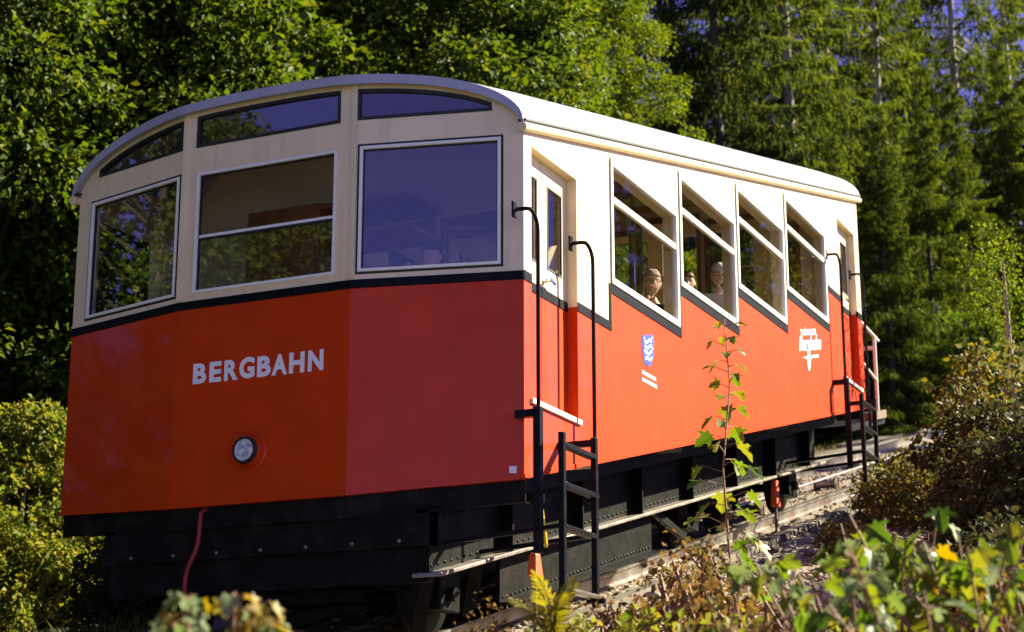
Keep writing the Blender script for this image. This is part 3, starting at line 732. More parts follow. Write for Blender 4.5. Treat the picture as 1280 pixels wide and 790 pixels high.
def hand(verts, edges, rad, wrist, d, up):
    d = Vector(d).normalized(); up = Vector(up).normalized(); sd = d.cross(up).normalized(); w = Vector(wrist)
    for k, (off, ln) in enumerate(((-.030, .062), (-.010, .072), (.010, .068), (.028, .052))):
        b = len(verts); p = w+d*.055+sd*off
        verts += [p, p+d*.035+up*.004, p+d*(.035+ln*.55)-up*.014, p+d*(.035+ln*.75)-up*.040]; rad += [.011, .010, .009, .008]
        edges += [(b, b+1), (b+1, b+2), (b+2, b+3)]
    b = len(verts); p = w+d*.02-sd*.02
    verts += [p, p-sd*.030+d*.022, p-sd*.040+d*.055-up*.012]; rad += [.013, .011, .009]; edges += [(b, b+1), (b+1, b+2)]

def person(label, loc, rz, top, head_yaw=0, head_tilt=0, hair='greyhair', style='bald', hand_chin=False, glasses=False, lean=0, cap=None):
    """seated; local +x is forward, origin on the floor below the hips, seat at .45"""
    t = tag(empty('person', loc, rz), label, 'person', None)
    V = [(0, 0, .52), (lean*.3, 0, .72), (lean*.75, 0, .95), (lean, 0, 1.07), (lean+.015, 0, 1.15)]; Rr = [.14, .135, .15, .06, .052]; E = [(0, 1), (1, 2), (2, 3), (3, 4)]
    J = {}
    for s in (1, -1):
        b = len(V)
        sh = (lean*.85, s*.17, 1.0)
        if hand_chin and s == -1:
            el = (lean+.16, s*.24, .80); wr = (lean+.14, s*.075, 1.075)
        else:
            el = (lean+.06, s*.24, .76); wr = (lean+.28, s*.16, .66)
        V += [sh, el, wr]; Rr += [.062, .046, .032]; E += [(2, b), (b, b+1), (b+1, b+2)]
        J[s] = (b, Vector(el), Vector(wr))
    for s in (1, -1):
        b = len(V); V += [(.05, s*.10, .50), (.44, s*.12, .50), (.46, s*.12, .10), (.56, s*.12, .045)]; Rr += [.085, .062, .045, .035]
        E += [(0, b), (b, b+1), (b+1, b+2), (b+2, b+3)]
    nb = len(V)
    V2 = [Vector(v) for v in V]; R2 = list(Rr); E2 = list(E)
    for s in (1, -1):
        b, el, wr = J[s]; d = (wr-el).normalized()
        q = len(V2); V2.append(wr+d*.055); R2.append(.030); E2.append((b+2, q))
        hand(V2, E2, R2, wr, d, (-1, 0, .1) if (hand_chin and s == -1) else (0, 0, 1))
    me = skin_obj('body', V2, E2, [r*.92 for r in R2], M['skin'], None)
    bm = bmesh.new(); bm.from_mesh(me)
    hc = Vector((lean+.035, 0, 1.255)); M4 = head_bm(bm, hc, head_yaw, head_tilt)
    bm.to_mesh(me); bm.free(); me.shade_smooth(); link('body', me, t)
    # jacket and trousers follow the body
    tv = [V[i] for i in range(3)]+[V[J[1][0]+k] for k in range(3)]+[V[J[-1][0]+k] for k in range(3)]
    tv[5] = tuple(Vector(tv[4]).lerp(Vector(tv[5]), .9)); tv[8] = tuple(Vector(tv[7]).lerp(Vector(tv[8]), .9))
    tr = [.155, .15, .165, .078, .060, .045, .078, .060, .045]
    tv.append((lean*.97, 0, 1.045)); tr.append(.082)
    skin_obj('jacket', tv, [(0, 1), (1, 2), (2, 3), (3, 4), (4, 5), (2, 6), (6, 7), (7, 8), (2, 9)], tr, M[top], t)
    lv = [V[0]]+[V[nb-8+k] for k in range(3)]+[V[nb-4+k] for k in range(3)]
    skin_obj('trousers', lv, [(0, 1), (1, 2), (2, 3), (0, 4), (4, 5), (5, 6)], [.15, .10, .075, .062, .10, .075, .062], M['darkcloth'], t)
    # hair as a thick shell over the skull
    hb = bmesh.new(); bmesh.ops.create_uvsphere(hb, u_segments=28, v_segments=20, radius=1)
    kill = []
    for v in hb.verts:
        x, y, z = skull(v.co)
        if style == 'bald': keep = (x < .15 and -.55 < z < .35) and (abs(y) > .35 or x < -.3)
        elif style == 'long': keep = z > .35 or x < .22
        else: keep = (z > .40) or (x < .10 and z > -.5)
        n = .006*math.sin(9*y+5*z)+.006*math.sin(13*x-7*z)
        s = 1.10+n*3
        if style == 'long' and z < -.2: s *= 1.12
        v.co = (.095*x*s, .076*y*s, .118*z*s)
        if not keep: kill.append(v)
    bmesh.ops.delete(hb, geom=kill, context='VERTS'); hb.transform(M4)
    hm = bpy.data.meshes.new('hair'); hb.to_mesh(hm); hb.free(); hm.materials.append(M[hair]); hm.shade_smooth()
    ho = link('hair', hm, t); so = ho.modifiers.new('thick', 'SOLIDIFY'); so.thickness = .012; so.offset = -1
    eb = MB()
    for s in (1, -1):
        o = link('eye', MB().lathe((0, 0, 0), (1, 0, 0), [(0, .003), (.004, .007), (.008, .0075), (.011, .005), (.012, .001)], 12).mesh('eye', M['gasket'], True), t)
        o.matrix_parent_inverse = Matrix.Identity(4); o.matrix_basis = M4 @ Matrix.Translation((.067, s*.029, .012))
    if glasses:
        g = MB()
        for s in (1, -1):
            ring = [(.098, s*.031+.024*math.cos(q), .010+.019*math.sin(q)) for q in [2*math.pi*k/14 for k in range(15)]]
            g.tube(ring, .0028, 6); g.tube([(.096, s*.054, .014), (.0, s*.083, .016)], .0028, 6)
        g.tube([(.1, -.008, .012), (.1, .008, .012)], .0028, 6)
        g.bm.transform(M4); g.build('glasses', M['gasket'], t)
    if cap:
        cb = bmesh.new(); bmesh.ops.create_uvsphere(cb, u_segments=28, v_segments=16, radius=1)
        bmesh.ops.delete(cb, geom=[v for v in cb.verts if v.co.z < .28], context='VERTS')
        for v in cb.verts: q_ = skull(v.co); v.co = (.108*q_[0], .087*q_[1], .132*q_[2])
        br = [cb.verts.new((.085+.075*math.cos(a), .075*math.sin(a), .045-.012*abs(math.sin(a)))) for a in np.linspace(-1.3, 1.3, 9)]
        br2 = [cb.verts.new((.06, .08*math.sin(a), .05)) for a in np.linspace(-1.3, 1.3, 9)]
        for i in range(8): cb.faces.new([br[i], br[i+1], br2[i+1], br2[i]])
        cb.transform(M4); cm = bpy.data.meshes.new('cap'); cb.to_mesh(cm); cb.free(); cm.materials.append(M[cap]); cm.shade_smooth()
        co = link('cap', cm, t); so = co.modifiers.new('thick', 'SOLIDIFY'); so.thickness = .006
    return t

f1 = 1.785-.93; f2 = f1+.3975
person('grey haired man in navy jacket resting his chin on his hand at the window', (3.68, .43, f1+.25), R(-150), 'navy', 0, R(8), 'palehair', 'short', True, True, .10)
person('person with long brown hair in brown top sitting by the second side window', (5.10, .55, f2+.24), R(185), 'browncloth', R(15), R(5), 'brownhair', 'long', False, False, .05)
person('person in white jacket and pale cap looking down behind the second side window', (6.02, .56, f2+.54), R(200), 'whitecloth', R(20), R(28), 'greyhair', 'short', False, False, .16, 'whitecloth')
person('driver with short dark hair in dark jacket behind the blue tinted front window', (.62, 1.02, .60), R(180), 'navy', R(-8), R(5), 'darkhair', 'short', False, False, .06)

# ------------------------------------------------------------------ vegetation builders
def tri_mesh(name, V, F, mat):
    me = bpy.data.meshes.new(name); V = np.asarray(V, np.float32); F = np.asarray(F, np.int32)
    me.vertices.add(len(V)); me.vertices.foreach_set('co', V.ravel())
    me.loops.add(F.size); me.loops.foreach_set('vertex_index', F.ravel())
    me.polygons.add(len(F)); me.polygons.foreach_set('loop_start', np.arange(0, F.size, 3, dtype=np.int32))
    me.update(calc_edges=True); me.materials.append(mat); return me

def unit(a): return a/np.maximum(np.linalg.norm(a, axis=1, keepdims=True), 1e-9)

def leaf_cards(P, D, Nn, Ln, Wd, fold=.25):
    """folded pointed leaves: P base, D towards the tip, Nn the upper side"""
    D = unit(D); S = unit(np.cross(D, Nn)); Nn = np.cross(S, D)
    Ln = np.asarray(Ln)[:, None]; Wd = np.asarray(Wd)[:, None]
    mid = P+D*Ln*.45
    a = mid+S*Wd*.5+Nn*Wd*fold; b = mid-S*Wd*.5+Nn*Wd*fold; tip = P+D*Ln-Nn*Ln*.12
    V = np.stack([P, a, tip, b], 1).reshape(-1, 3); i = np.arange(len(P))[:, None]*4
    F = np.concatenate([i+np.array([[0, 1, 2]]), i+np.array([[0, 2, 3]])], 1).reshape(-1, 3)
    return V, F

def clump_leaves(centers, radii, per, leaf, rng, flat=.6, up=.8):
    Ps, Ds, Ns, Ls = [], [], [], []
    for c, r in zip(centers, radii):
        n = int(per*r*r*rng.uniform(.7, 1.3))
        v = unit(rng.normal(size=(n, 3))); rad = r*rng.uniform(.25, 1, (n, 1))**.5
        lump = 1+.35*np.sin(v[:, :1]*5+c[0]*3)*np.cos(v[:, 1:2]*4+c[1]*2)
        p = v*rad*lump; p[:, 2] *= flat
        Ps.append(p+c); d = v+rng.normal(size=(n, 3))*.55; d[:, 2] -= .35; Ds.append(d)
        nn = rng.normal(size=(n, 3))*.55+v*.5; nn[:, 2] += up; Ns.append(nn)
        Ls.append(leaf*rng.uniform(.6, 1.25, n))
    L_ = np.concatenate(Ls)
    return leaf_cards(np.concatenate(Ps), np.concatenate(Ds), np.concatenate(Ns), L_, L_*.75)

def broadleaf(name, mat, seed, H, rad, z0, leaf, nclump, per, trunk_r=.2, bark='bark', clr=(.6, 1.0), pointy=1.0):
    """returns (trunk mesh, crown mesh) of a tree with its foot at the origin"""
    rng = np.random.default_rng(seed); cs, rs = [], []
    for k in range(nclump):
        h = rng.uniform(0, 1)**.8
        prof = math.sin(math.pi*min(max(.12+.83*h**pointy, 0), 1))**.7
        a = rng.uniform(0, 2*math.pi); rr = rad*prof*rng.uniform(.45, 1.0)**.6*(1+.25*math.sin(3*a+seed))
        cs.append((rr*math.cos(a), rr*math.sin(a), z0+(H-z0)*h)); rs.append(rng.uniform(*clr))
    V, F = clump_leaves(np.array(cs), rs, per, leaf, rng)
    crown = tri_mesh('crown', V, F, mat)
    mb = MB(); px, py = 0, 0; pts = []
    for k in range(9):
        t = k/8; pts.append((px, py, -.4+(H*.93+.4)*t)); px += rng.normal()*.10; py += rng.normal()*.10
    mb.tube(pts, [trunk_r*(1-.9*k/8)+.015 for k in range(9)], 10)
    for c in cs[::2]:
        zb = max(c[2]-rng.uniform(.5, 1.6)-.3*math.hypot(c[0], c[1]), z0*.6); t = (zb+.4)/(H*.93+.4); i = min(int(t*8), 7)
        b = Vector(pts[i]).lerp(Vector(pts[i+1]), t*8-i); e = Vector(c)
        m = b.lerp(e, .5)+Vector((rng.normal()*.15, rng.normal()*.15, rng.uniform(-.1, .25)))
        r0 = max(trunk_r*(1-t)*.4, .025)
        mb.tube([b, m, e], [r0, r0*.6, .010], 6)
    return mb.mesh('trunk', M[bark], True), crown

def spruce(name, mat, seed, H, rad, z0, gap=.42, dens=1.0, bark='bark', tr=.2, ragged=.35):
    """big spruce: long sagging boughs with curtains of hanging twigs"""
    rng = np.random.default_rng(seed); mb = MB()
    mb.tube([(0, 0, -.5)]+[(.06*math.sin(k), .06*math.cos(k*1.3), H*k/10) for k in range(1, 11)], [tr*(1-.093*k) for k in range(11)], 10)
    Ps, Ds, Ns, Ls, Ws = [], [], [], [], []
    z = z0
    while z < H-.3:
        t = (z-z0)/(H-z0); r = (rad*(1-t)**.8+.2)*rng.uniform(.8, 1.15); nb = rng.integers(4, 8)
        for k in range(nb):
            a = rng.uniform(0, 6.283); ln = r*rng.uniform(ragged, 1.12)
            zz = z+rng.normal()*gap*.35; dr = np.array([math.cos(a), math.sin(a), 0]); sd = np.array([-dr[1], dr[0], 0])
            m = max(int(ln*6), 4); s = np.linspace(.05, 1, m)
            sag = rng.uniform(.30, .62)*(1-.7*t); lift = rng.uniform(.15, .45)
            droop = -sag*ln*s**1.2+lift*ln*np.maximum(s-.55, 0)**1.3+.35*ln*t*s
            pts = np.outer(s*ln, dr)+np.array([0, 0, zz])+np.outer(np.sin(s*3)*rng.normal()*.12*ln, sd); pts[:, 2] += droop
            st = max(1, m//4); sub = pts[::st]
            mb.tube([tuple(p) for p in sub]+[tuple(pts[-1]+dr*.01)], [max(.034*(1-q), .007)*(1 if ln > 1 else .6) for q in np.linspace(0, .9, len(sub)+1)], 4, False)
            n = int(62*ln*dens)+10
            u = rng.uniform(.10 if t > .5 else .25, 1.02, n)**.85; i0 = np.clip((u*(m-1)).astype(int), 0, m-2)
            base = pts[i0]+(pts[i0+1]-pts[i0])*rng.uniform(0, 1, (n, 1))
            side = rng.choice([-1, 1], n)[:, None]*rng.uniform(0, 1, (n, 1)); wid = (.22*ln*(1.1-np.abs(u-.45)*1.6).clip(.15)+.05)[:, None]
            base = base+sd*side*wid; base[:, 2] -= np.abs(side[:, 0])*wid[:, 0]*.5
            hang = rng.random(n) < .5*(1-t*.6)
            d = dr*.6+sd*side*.7+rng.normal(size=(n, 3))*.22; d[:, 2] -= np.where(hang, rng.uniform(1.0, 3.0, n), rng.uniform(.0, .5, n))
            Ps.append(base); Ds.append(d); nn = rng.normal(size=(n, 3))*.4+dr*.5; nn[:, 2] += .8; Ns.append(nn)
            Ls.append(np.where(hang, rng.uniform(.25, .62, n), rng.uniform(.16, .34, n))*(1-.3*t)); Ws.append(rng.uniform(.045, .10, n))
        z += gap*rng.uniform(.6, 1.4)*(1-.4*t)
    V, F = leaf_cards(np.concatenate(Ps), np.concatenate(Ds), np.concatenate(Ns), np.concatenate(Ls), np.concatenate(Ws), .15)
    return mb.mesh('trunk', M[bark], True), tri_mesh('crown', V, F, mat)

def plant_tree(kind, meshes, x, y, s, rz, label, cat='tree', group=None, dz=0, sz=None):
    t = tag(empty(kind, (x, y, gz(x, y)-.05+dz), rz), label, cat, group)
    t.scale = (s, s, sz or s)
    link('trunk', meshes[0], t); link('crown', meshes[1], t)
    return t

def shrub(mat, seed, H, rad, leaf, nclump, per, clr=(.25, .45), bark='bark', stems=6):
    rng = np.random.default_rng(seed); cs, rs = [], []
    for k in range(nclump):
        h = rng.uniform(.05, 1); a = rng.uniform(0, 6.283); rr = rad*math.sin(math.pi*(.2+.72*h))**.6*rng.uniform(.2, 1)**.5
        cs.append((rr*math.cos(a), rr*math.sin(a), H*h)); rs.append(rng.uniform(*clr))
    V, F = clump_leaves(np.array(cs), rs, per, leaf, rng, .75, .6)
    mb = MB()
    for c in cs[::max(1, nclump//(stems*4))]:
        b = Vector((c[0]*.12, c[1]*.12, -.15)); e = Vector(c); m = b.lerp(e, .55)+Vector((rng.normal()*.08, rng.normal()*.08, .12))
        mb.tube([b, m, e], [.022, .015, .006], 5)
    return mb.mesh('stem', M[bark], True), tri_mesh('foliage', V, F, mat)
def plant_shrub(kind, meshes, x, y, s, rz, label, cat='shrub', group=None, dz=0, sz=None):
    t = tag(empty(kind, (x, y, gz(x, y)+dz), rz), label, cat, group); t.scale = (s, s, sz or s)
    link('stem', meshes[0], t); link('foliage', meshes[1], t); return t

# ---- background trees
mapleA = broadleaf('maple', M['leaf_maple'], 3, 13, 4.2, 1.0, .125, 170, 1000, .26, clr=(.5, .95))
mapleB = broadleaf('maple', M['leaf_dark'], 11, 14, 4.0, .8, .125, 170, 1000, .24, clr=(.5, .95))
mapleC = broadleaf('maple', M['leaf_maple'], 23, 11, 3.6, .6, .12, 150, 1000, .22, clr=(.45, .9))
birch = broadleaf('birch', M['leaf_light'], 31, 12.5, 2.5, 2.0, .07, 170, 2100, .13, 'pale_bark', (.30, .6), .9)
spA = spruce('spruce', M['needle'], 41, 26, 4.6, .8, .62, 1.0, 'bark', .26)
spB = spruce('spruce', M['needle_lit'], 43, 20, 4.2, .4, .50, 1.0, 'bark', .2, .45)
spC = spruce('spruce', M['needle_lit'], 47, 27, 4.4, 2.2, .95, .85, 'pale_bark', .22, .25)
spD = spruce('spruce', M['needle'], 53, 24, 3.8, 1.5, .80, .9, 'pale_bark', .20, .3)

LBL_M = 'tall broadleaf tree in the dense green stand behind the red car'
for i, (px, d, mesh, s) in enumerate(((-45, 28, mapleB, 1.05), (15, 26.5, mapleA, .95), (-70, 27, mapleA, 1.0), (60, 33, mapleB, 1.2), (100, 29, mapleA, 1.08), (160, 32, mapleC, 1.2), (225, 32, mapleC, 1.2), (330, 29, mapleA, 1.0), (470, 31, mapleB, 1.02), (545, 30, mapleC, 1.02),
        (-60, 33, mapleA, 1.2), (120, 36, mapleB, 1.25), (270, 37, mapleC, 1.5), (420, 39, mapleA, 1.3), (540, 41, mapleB, 1.2), (30, 46, mapleB, 1.6), (330, 48, mapleA, 1.6))):
    x, y = spot(px, d); dark = mesh is mapleB
    plant_tree('broadleaf_tree', mesh, x, y, s, i*1.7, 'darker leaved broadleaf tree in the shadowed gaps of the stand behind the car' if dark else LBL_M, 'tree', 'dark leaved trees behind the car' if dark else 'broadleaf trees behind the car')
x, y = spot(742, 38); plant_tree('birch_tree', birch, x, y, .98, .4, 'slender light green tree with fine sunlit leaves above the car roof', dz=-.9)
x, y = spot(655, 40)
def bare_tree(seed):
    rng = np.random.default_rng(seed); mb = MB(); mb.tube([(0, 0, -.3), (.1, 0, 4), (.0, .15, 8), (.15, .1, 14.5)], [.09, .07, .045, .012], 8)
    cr = MB()
    for k in range(110):
        z = rng.uniform(4, 14); a = rng.uniform(0, 6.28); l = (15.5-z)*.2+.4
        p = Vector((.08, .08, z)); e = p+Vector((math.cos(a)*l, math.sin(a)*l, l*rng.uniform(.3, .9))); m = p.lerp(e, .5)+Vector((0, 0, -.1*l))
        cr.tube([p, m, e], [.02, .012, .004], 4, False)
        for q in range(3):
            f = m.lerp(e, rng.uniform(0, .9)); cr.tube([f, f+Vector((rng.normal()*.3, rng.normal()*.3, rng.uniform(.1, .5)))], [.007, .002], 3, False)
    return mb.mesh('trunk', M['pale_bark'], True), cr.mesh('crown', M['twig'])
plant_tree('bare_tree', bare_tree(5), x, y, 1.0, 0, 'thin bare tree with brown twigs between the green treetops')

LBL_S = 'tall dark spruce with drooping branches on the slope beyond the car'
for i, (px, d, mesh, s) in enumerate(((905, 50, spA, .95), (850, 64, spA, 1.0), (960, 66, spA, 1.1), (1090, 72, spD, 1.1), (775, 60, spA, .85), (690, 62, spD, .9), (1000, 84, spA, 1.2), (610, 64, spA, 1.0), (1165, 88, spD, 1.15), (910, 88, spA, 1.2), (1290, 96, spD, 1.1))):
    x, y = spot(px, d); plant_tree('spruce_tree', mesh, x, y, s, i*1.3+.4, LBL_S, 'tree', 'dark spruces on the slope')
LBL_P = 'ragged olive green spruce with a pale bare trunk showing between its boughs'
for i, (px, d, s) in enumerate(((997, 53, 1.0), (1110, 60, 1.0), (1215, 68, 1.05), (1280, 80, 1.1), (1160, 76, 1.1), (1050, 64, 1.0))):
    x, y = spot(px, d); plant_tree('spruce_tree', spC, x, y, s, i*2.3+.9, LBL_P, 'tree', 'ragged spruces with pale trunks')
LBL_Y = 'younger bright green spruce branched to the ground beside the track'
for i, (px, d, s) in enumerate(((1110, 44, .42), (1165, 51, .5), (1205, 58, .55), (1130, 53, .48), (1270, 64, .65), (1090, 57, .6), (1245, 68, .62), (1050, 45, .40), (1300, 66, .6), (1150, 66, .7))):
    x, y = spot(px, d); plant_tree('young_spruce', spB, x, y, s, i*2.1, LBL_Y, 'tree', 'younger spruces beside the track')
x, y = spot(1262, 23.2)
# pale slim trunk on the right slope
MBt = MB().tube([(0, 0, -.3), (-.05, 0, 1.2), (-.12, .02, 2.4), (-.2, .02, 4)], [.075, .07, .06, .02], 10)
bt = tag(empty('slim_birch', (x, y, gz(x, y))), 'pale slim birch standing against the spruces behind the autumn shrub', 'tree')
bt.scale = (.66, .66, .72)
link('trunk', MBt.mesh('trunk', M['pale_bark'], True), bt)
Vc, Fc = clump_leaves(np.array([(-.2+.5*math.cos(k*2.4), .5*math.sin(k*2.4), 2.9+.16*k) for k in range(10)]), [.42]*10, 900, .07, np.random.default_rng(5))
link('crown', tri_mesh('crown', Vc, Fc, M['leaf_light']), bt)

# trees downhill on the left and uphill on the right, which the glass and paint reflect
for i, (x, y, mesh, s) in enumerate(((-4, 10.5, mapleA, .95), (-8, 9, mapleC, .95), (-1, 15, mapleB, 1.1), (-13, 9, mapleA, .95), (-19, 10.5, mapleC, 1.1), (-25, 12, mapleA, 1.05), (-9, 12, mapleB, 1.0), (-31, 9.5, mapleB, 1.0), (-17, 16, mapleA, 1.2), (-27, 18, mapleC, 1.4), (-40, 13, mapleA, 1.1))):
    plant_tree('broadleaf_tree', mesh, x, y, s, i*1.1+.3, 'leafy tree on the left bank downhill of the car', 'tree', 'trees on the left bank downhill')
for i, (x, y, mesh, s) in enumerate(((30, -9, spA, .7), (38, -13, spB, .8), (46, -10, spA, .9), (33, -7, spB, .6), (40, -9, spA, .75), (56, -16, spA, 1.0), (50, -19, spA, .9), (47, -14, spB, .9), (64, -9, spA, 1.0), (60, -21, spA, 1.1), (70, -15, spA, 1.2))):
    plant_tree('spruce_tree', mesh, x, y, s*.78, i*1.9, 'spruce on the right bank uphill of the car', 'tree', 'spruces on the right bank uphill')

# undergrowth under the trees
ugA = shrub(M['leaf_dark'], 61, 2.0, 1.6, .13, 60, 900, (.35, .6))
for i, (px, d, s) in enumerate(((20, 26, 1.1), (130, 30, 1.3), (-40, 30, 1.4), (230, 30, 1.2), (1130, 47, 1.3), (1195, 56, 1.3), (1080, 52, 1.4), (1270, 60, 1.6), (980, 48, 1.5))):
    x, y = spot(px, d); plant_shrub('undergrowth_bush', ugA, x, y, s, i*1.3, 'dark green bush in the undergrowth below the trees', 'shrub', 'bushes in the undergrowth')

# left sunlit shrub
lime = shrub(M['leaf_lime'], 71, 2.6, 1.25, .085, 110, 2000, (.16, .34), 'pale_bark')
for i, (px, d, s, lab) in enumerate(((40, 23.5, 1.15, 'tall yellow green shrub at the left end of the car front'), (-30, 23, 1.0, 'yellow green shrub leaning out of the picture beside the taller one'), (125, 23.8, .78, 'low sunlit shrub with pale twigs below the front corner of the car'))):
    x, y = spot(px, d); plant_shrub('leafy_shrub', lime, x, y, s*.86, 1+i*2, lab, 'shrub', dz=.05)
dsh = shrub(M['leaf_shade'], 73, 1.1, .9, .09, 50, 1300, (.2, .35))
for i, (px, d) in enumerate(((190, 19.5), (240, 20), (285, 20.5))):
    x, y = spot(px, d); plant_shrub('low_bush', dsh, x, y, .8, i*1.4, 'low dark bush in the shade under the left front of the car', 'shrub', 'low bushes under the left front')

# right autumn shrub and brambles
aut = shrub(M['leaf_autumn'], 81, 2.1, 1.0, .09, 105, 700, (.12, .26), 'twig')
brm = shrub(M['leaf_shade'], 83, 1.6, 1.2, .11, 80, 1100, (.2, .36), 'twig')
x, y = spot(1255, 20.5); plant_shrub('autumn_shrub', aut, x, y, .98, .5, 'large autumn shrub with yellow and brown leaves right of the track')
x, y = spot(1335, 23.5); plant_shrub('autumn_shrub', aut, x, y, .95, 2.5, 'autumn shrub half out of the picture beside the large one', dz=-.2)
for i, (px, d, s) in enumerate(((1238, 17.0, .55), (1278, 11.5, .5), (1320, 10.5, .6), (1255, 18.8, .75), (1318, 15.5, .75), (1230, 12.5, .36))):
    x, y = spot(px, d); plant_shrub('bramble_bush', brm, x, y, s, i*1.7, 'dark bramble bush in front of the autumn shrub', 'shrub', 'dark brambles by the autumn shrub')
lowa = shrub(M['leaf_autumn'], 85, .7, .6, .08, 36, 1400, (.12, .22), 'twig')
for i, (px, d, s) in enumerate(((1095, 19.8, .7), (1120, 20.8, .85), (1045, 17.6, .42), (1140, 22.0, .9))):
    x, y = spot(px, d); plant_shrub('low_shrub', lowa, x, y, s, i*1.7, 'low yellowing shrub by the rear step of the car', 'shrub', 'low shrubs by the rear step')

# ---- foreground saplings whose leaves can be told apart
def lobed_leaf(seed, mat):
    rng = np.random.default_rng(seed); out = []
    prof = [(0, 0), (.10, .16), (.30, .10), (.34, .22), (.26, .30), (.46, .42), (.52, .58), (.30, .52), (.20, .62), (.22, .82), (0, 1.0)]
    right = [(y*1.0, x*(1+rng.normal()*.06)) for x, y in prof]
    mid = [(t, 0) for t in (0, .25, .5, .75, 1.0)]
    V = []; F = []
    def zz(u, v): return -.25*u*u+.35*abs(v)-.25*v*v+.03*math.sin(9*u+seed)
    for s in (1, -1):
        ring = [(u, v*s) for u, v in right]; c = (.38, .16*s)
        b = len(V); V += [(u, v, zz(u, v)) for u, v in ring]+[(c[0], c[1], zz(*c)), (.38, 0, zz(.38, 0))]
        n = len(ring); ci = b+n; mi = b+n+1
        for i in range(n-1): F.append((b+i, b+i+1, ci))
        F.append((b+n-1, mi, ci)); F.append((mi, b, ci))
    me = bpy.data.meshes.new('leaf'); me.from_pydata(V, [], F); me.materials.append(mat); me.shade_smooth(); return me
LV_G = [lobed_leaf(s, M['leaf_fg']) for s in (1, 2, 3)]
LV_B = [lobed_leaf(s, M['leaf_fg_blue']) for s in (4, 5)]
LV_A = [lobed_leaf(s, leafmat('leaf_autumn_single', [(.20, .18, .02), (.26, .18, .02), (.15, .09, .025), (.24, .22, .03)], .45, .4, 'object')) for s in (6, 7)]

def add_leaf(t, leafmesh, p, d, size, roll=0):
    o = link('leaf', leafmesh, t); d = Vector(d).normalized()
    side = Vector((0, 0, 1)).cross(d)
    if side.length < .1: side = Vector((1, 0, 0))
    side.normalize(); upv = d.cross(side)
    Mx = Matrix((d, side, upv)).transposed().to_4x4() @ Matrix.Rotation(roll, 4, 'X')
    o.matrix_basis = Matrix.Translation(p) @ Mx @ Matrix.Scale(size, 4)

def sapling(kind, px, d, top_py, label, leaves, n, size, seed, cat='plant', group=None, spread=.3, start=.25, branchy=0, umin=.6):
    rng = np.random.default_rng(seed); x, y = spot(px, d); z = gz(x, y); H = max(zat(px, top_py, d)-z, .3)
    t = tag(empty(kind, (x, y, z)), label, cat, group)
    ht = H*(.9 if branchy else 1)
    stems = [[(0, 0, -.05), (.03, .02, ht*.3), (-.03, .03, ht*.55), (.02, -.02, ht*.8), (0, 0, ht)]]
    for k in range(branchy):
        a = rng.uniform(0, 6.28); h0 = H*rng.uniform(.05, .45); r = spread*rng.uniform(.7, 1.5); h1 = H*rng.uniform(max(.78, umin), .99)
        stems.append([(0, 0, h0), (r*.5*math.cos(a), r*.5*math.sin(a), (h0+h1)/2+.05), (r*math.cos(a), r*math.sin(a), h1)])
    mb = MB()
    for s in stems: mb.tube(s, [.010-.006*i/(len(s)-1) for i in range(len(s))], 6)
    pet = []
    for k in range(n):
        s = stems[k % len(stems)]; u = start+(1-start)*((k//len(stems)+.5)/(max(n/len(stems), 1))) if len(stems) == 1 else rng.uniform(umin, 1)**.7
        u = min(u, 1); q = u*(len(s)-1); i = min(int(q), len(s)-2); p = Vector(s[i]).lerp(Vector(s[i+1]), q-i)
        a = k*2.4+rng.normal()*.4; ln = size*rng.uniform(.4, .9)*(1.7-1.15*u if len(stems) == 1 else 1.25-.7*u)
        e = p+Vector((math.cos(a)*ln, math.sin(a)*ln, ln*rng.uniform(.1, .6)))
        mb.tube([p, e], [.004, .003], 4)
        add_leaf(t, leaves[rng.integers(len(leaves))], e, (math.cos(a), math.sin(a), rng.uniform(-.9, .1) if len(stems) == 1 else rng.uniform(-1.6, .1)), size*rng.uniform(.65, 1.15)*(1.5-.85*u if len(stems) == 1 else 1), rng.normal()*(.4 if len(stems) == 1 else .8))
    mb.build('stem', M['twig'], t, True)
    return t

sapling('maple_sapling', 905, 12.6, 398, 'tall thin maple sapling with a red stem standing before the orange side wall', LV_G+LV_G+[LV_A[0]], 46, .155, 91, start=.12)
fgl = [('young maple with broad green leaves in front of the gravel path', 1095, 8.0, 618, LV_G, 64, .125, 8), ('bushy green sapling between the gravel path and the brambles', 1180, 7.6, 618, LV_G+LV_B, 64, .125, 8),
       ('pale leaved bramble shoot at the foot of the young maples', 1060, 7.0, 672, LV_B+LV_G, 44, .105, 7), ('green sapling with yellowing leaves beside the golden leaved one', 1225, 7.2, 668, LV_G+LV_A, 46, .11, 7),
       ('golden leaved sapling at the corner of the brambles', 1265, 6.6, 710, LV_A+LV_G, 26, .11, 4), ('low pale green bramble under the young maples', 1135, 6.2, 690, LV_B+LV_G, 50, .105, 8),
       ('small green maple seedling before the dry weeds', 850, 6.4, 735, LV_G, 18, .11, 4), ('spindly green shoot with dark leaves at the edge of the gravel path', 1020, 8.8, 655, LV_B+LV_G, 16, .12, 3)]
for i, (lab, px, d, ty, lv, n, sz, br) in enumerate(fgl):
    sapling('young_sapling', px, d, ty, lab, lv, n, sz, 200+i, branchy=br, spread=.30)
sapling('flowering_weed', 305, 5.4, 738, 'blurred weed with yellow and pinkish leaves under the car front', LV_A+LV_B, 60, .07, 301, branchy=9, spread=.13, umin=.94)

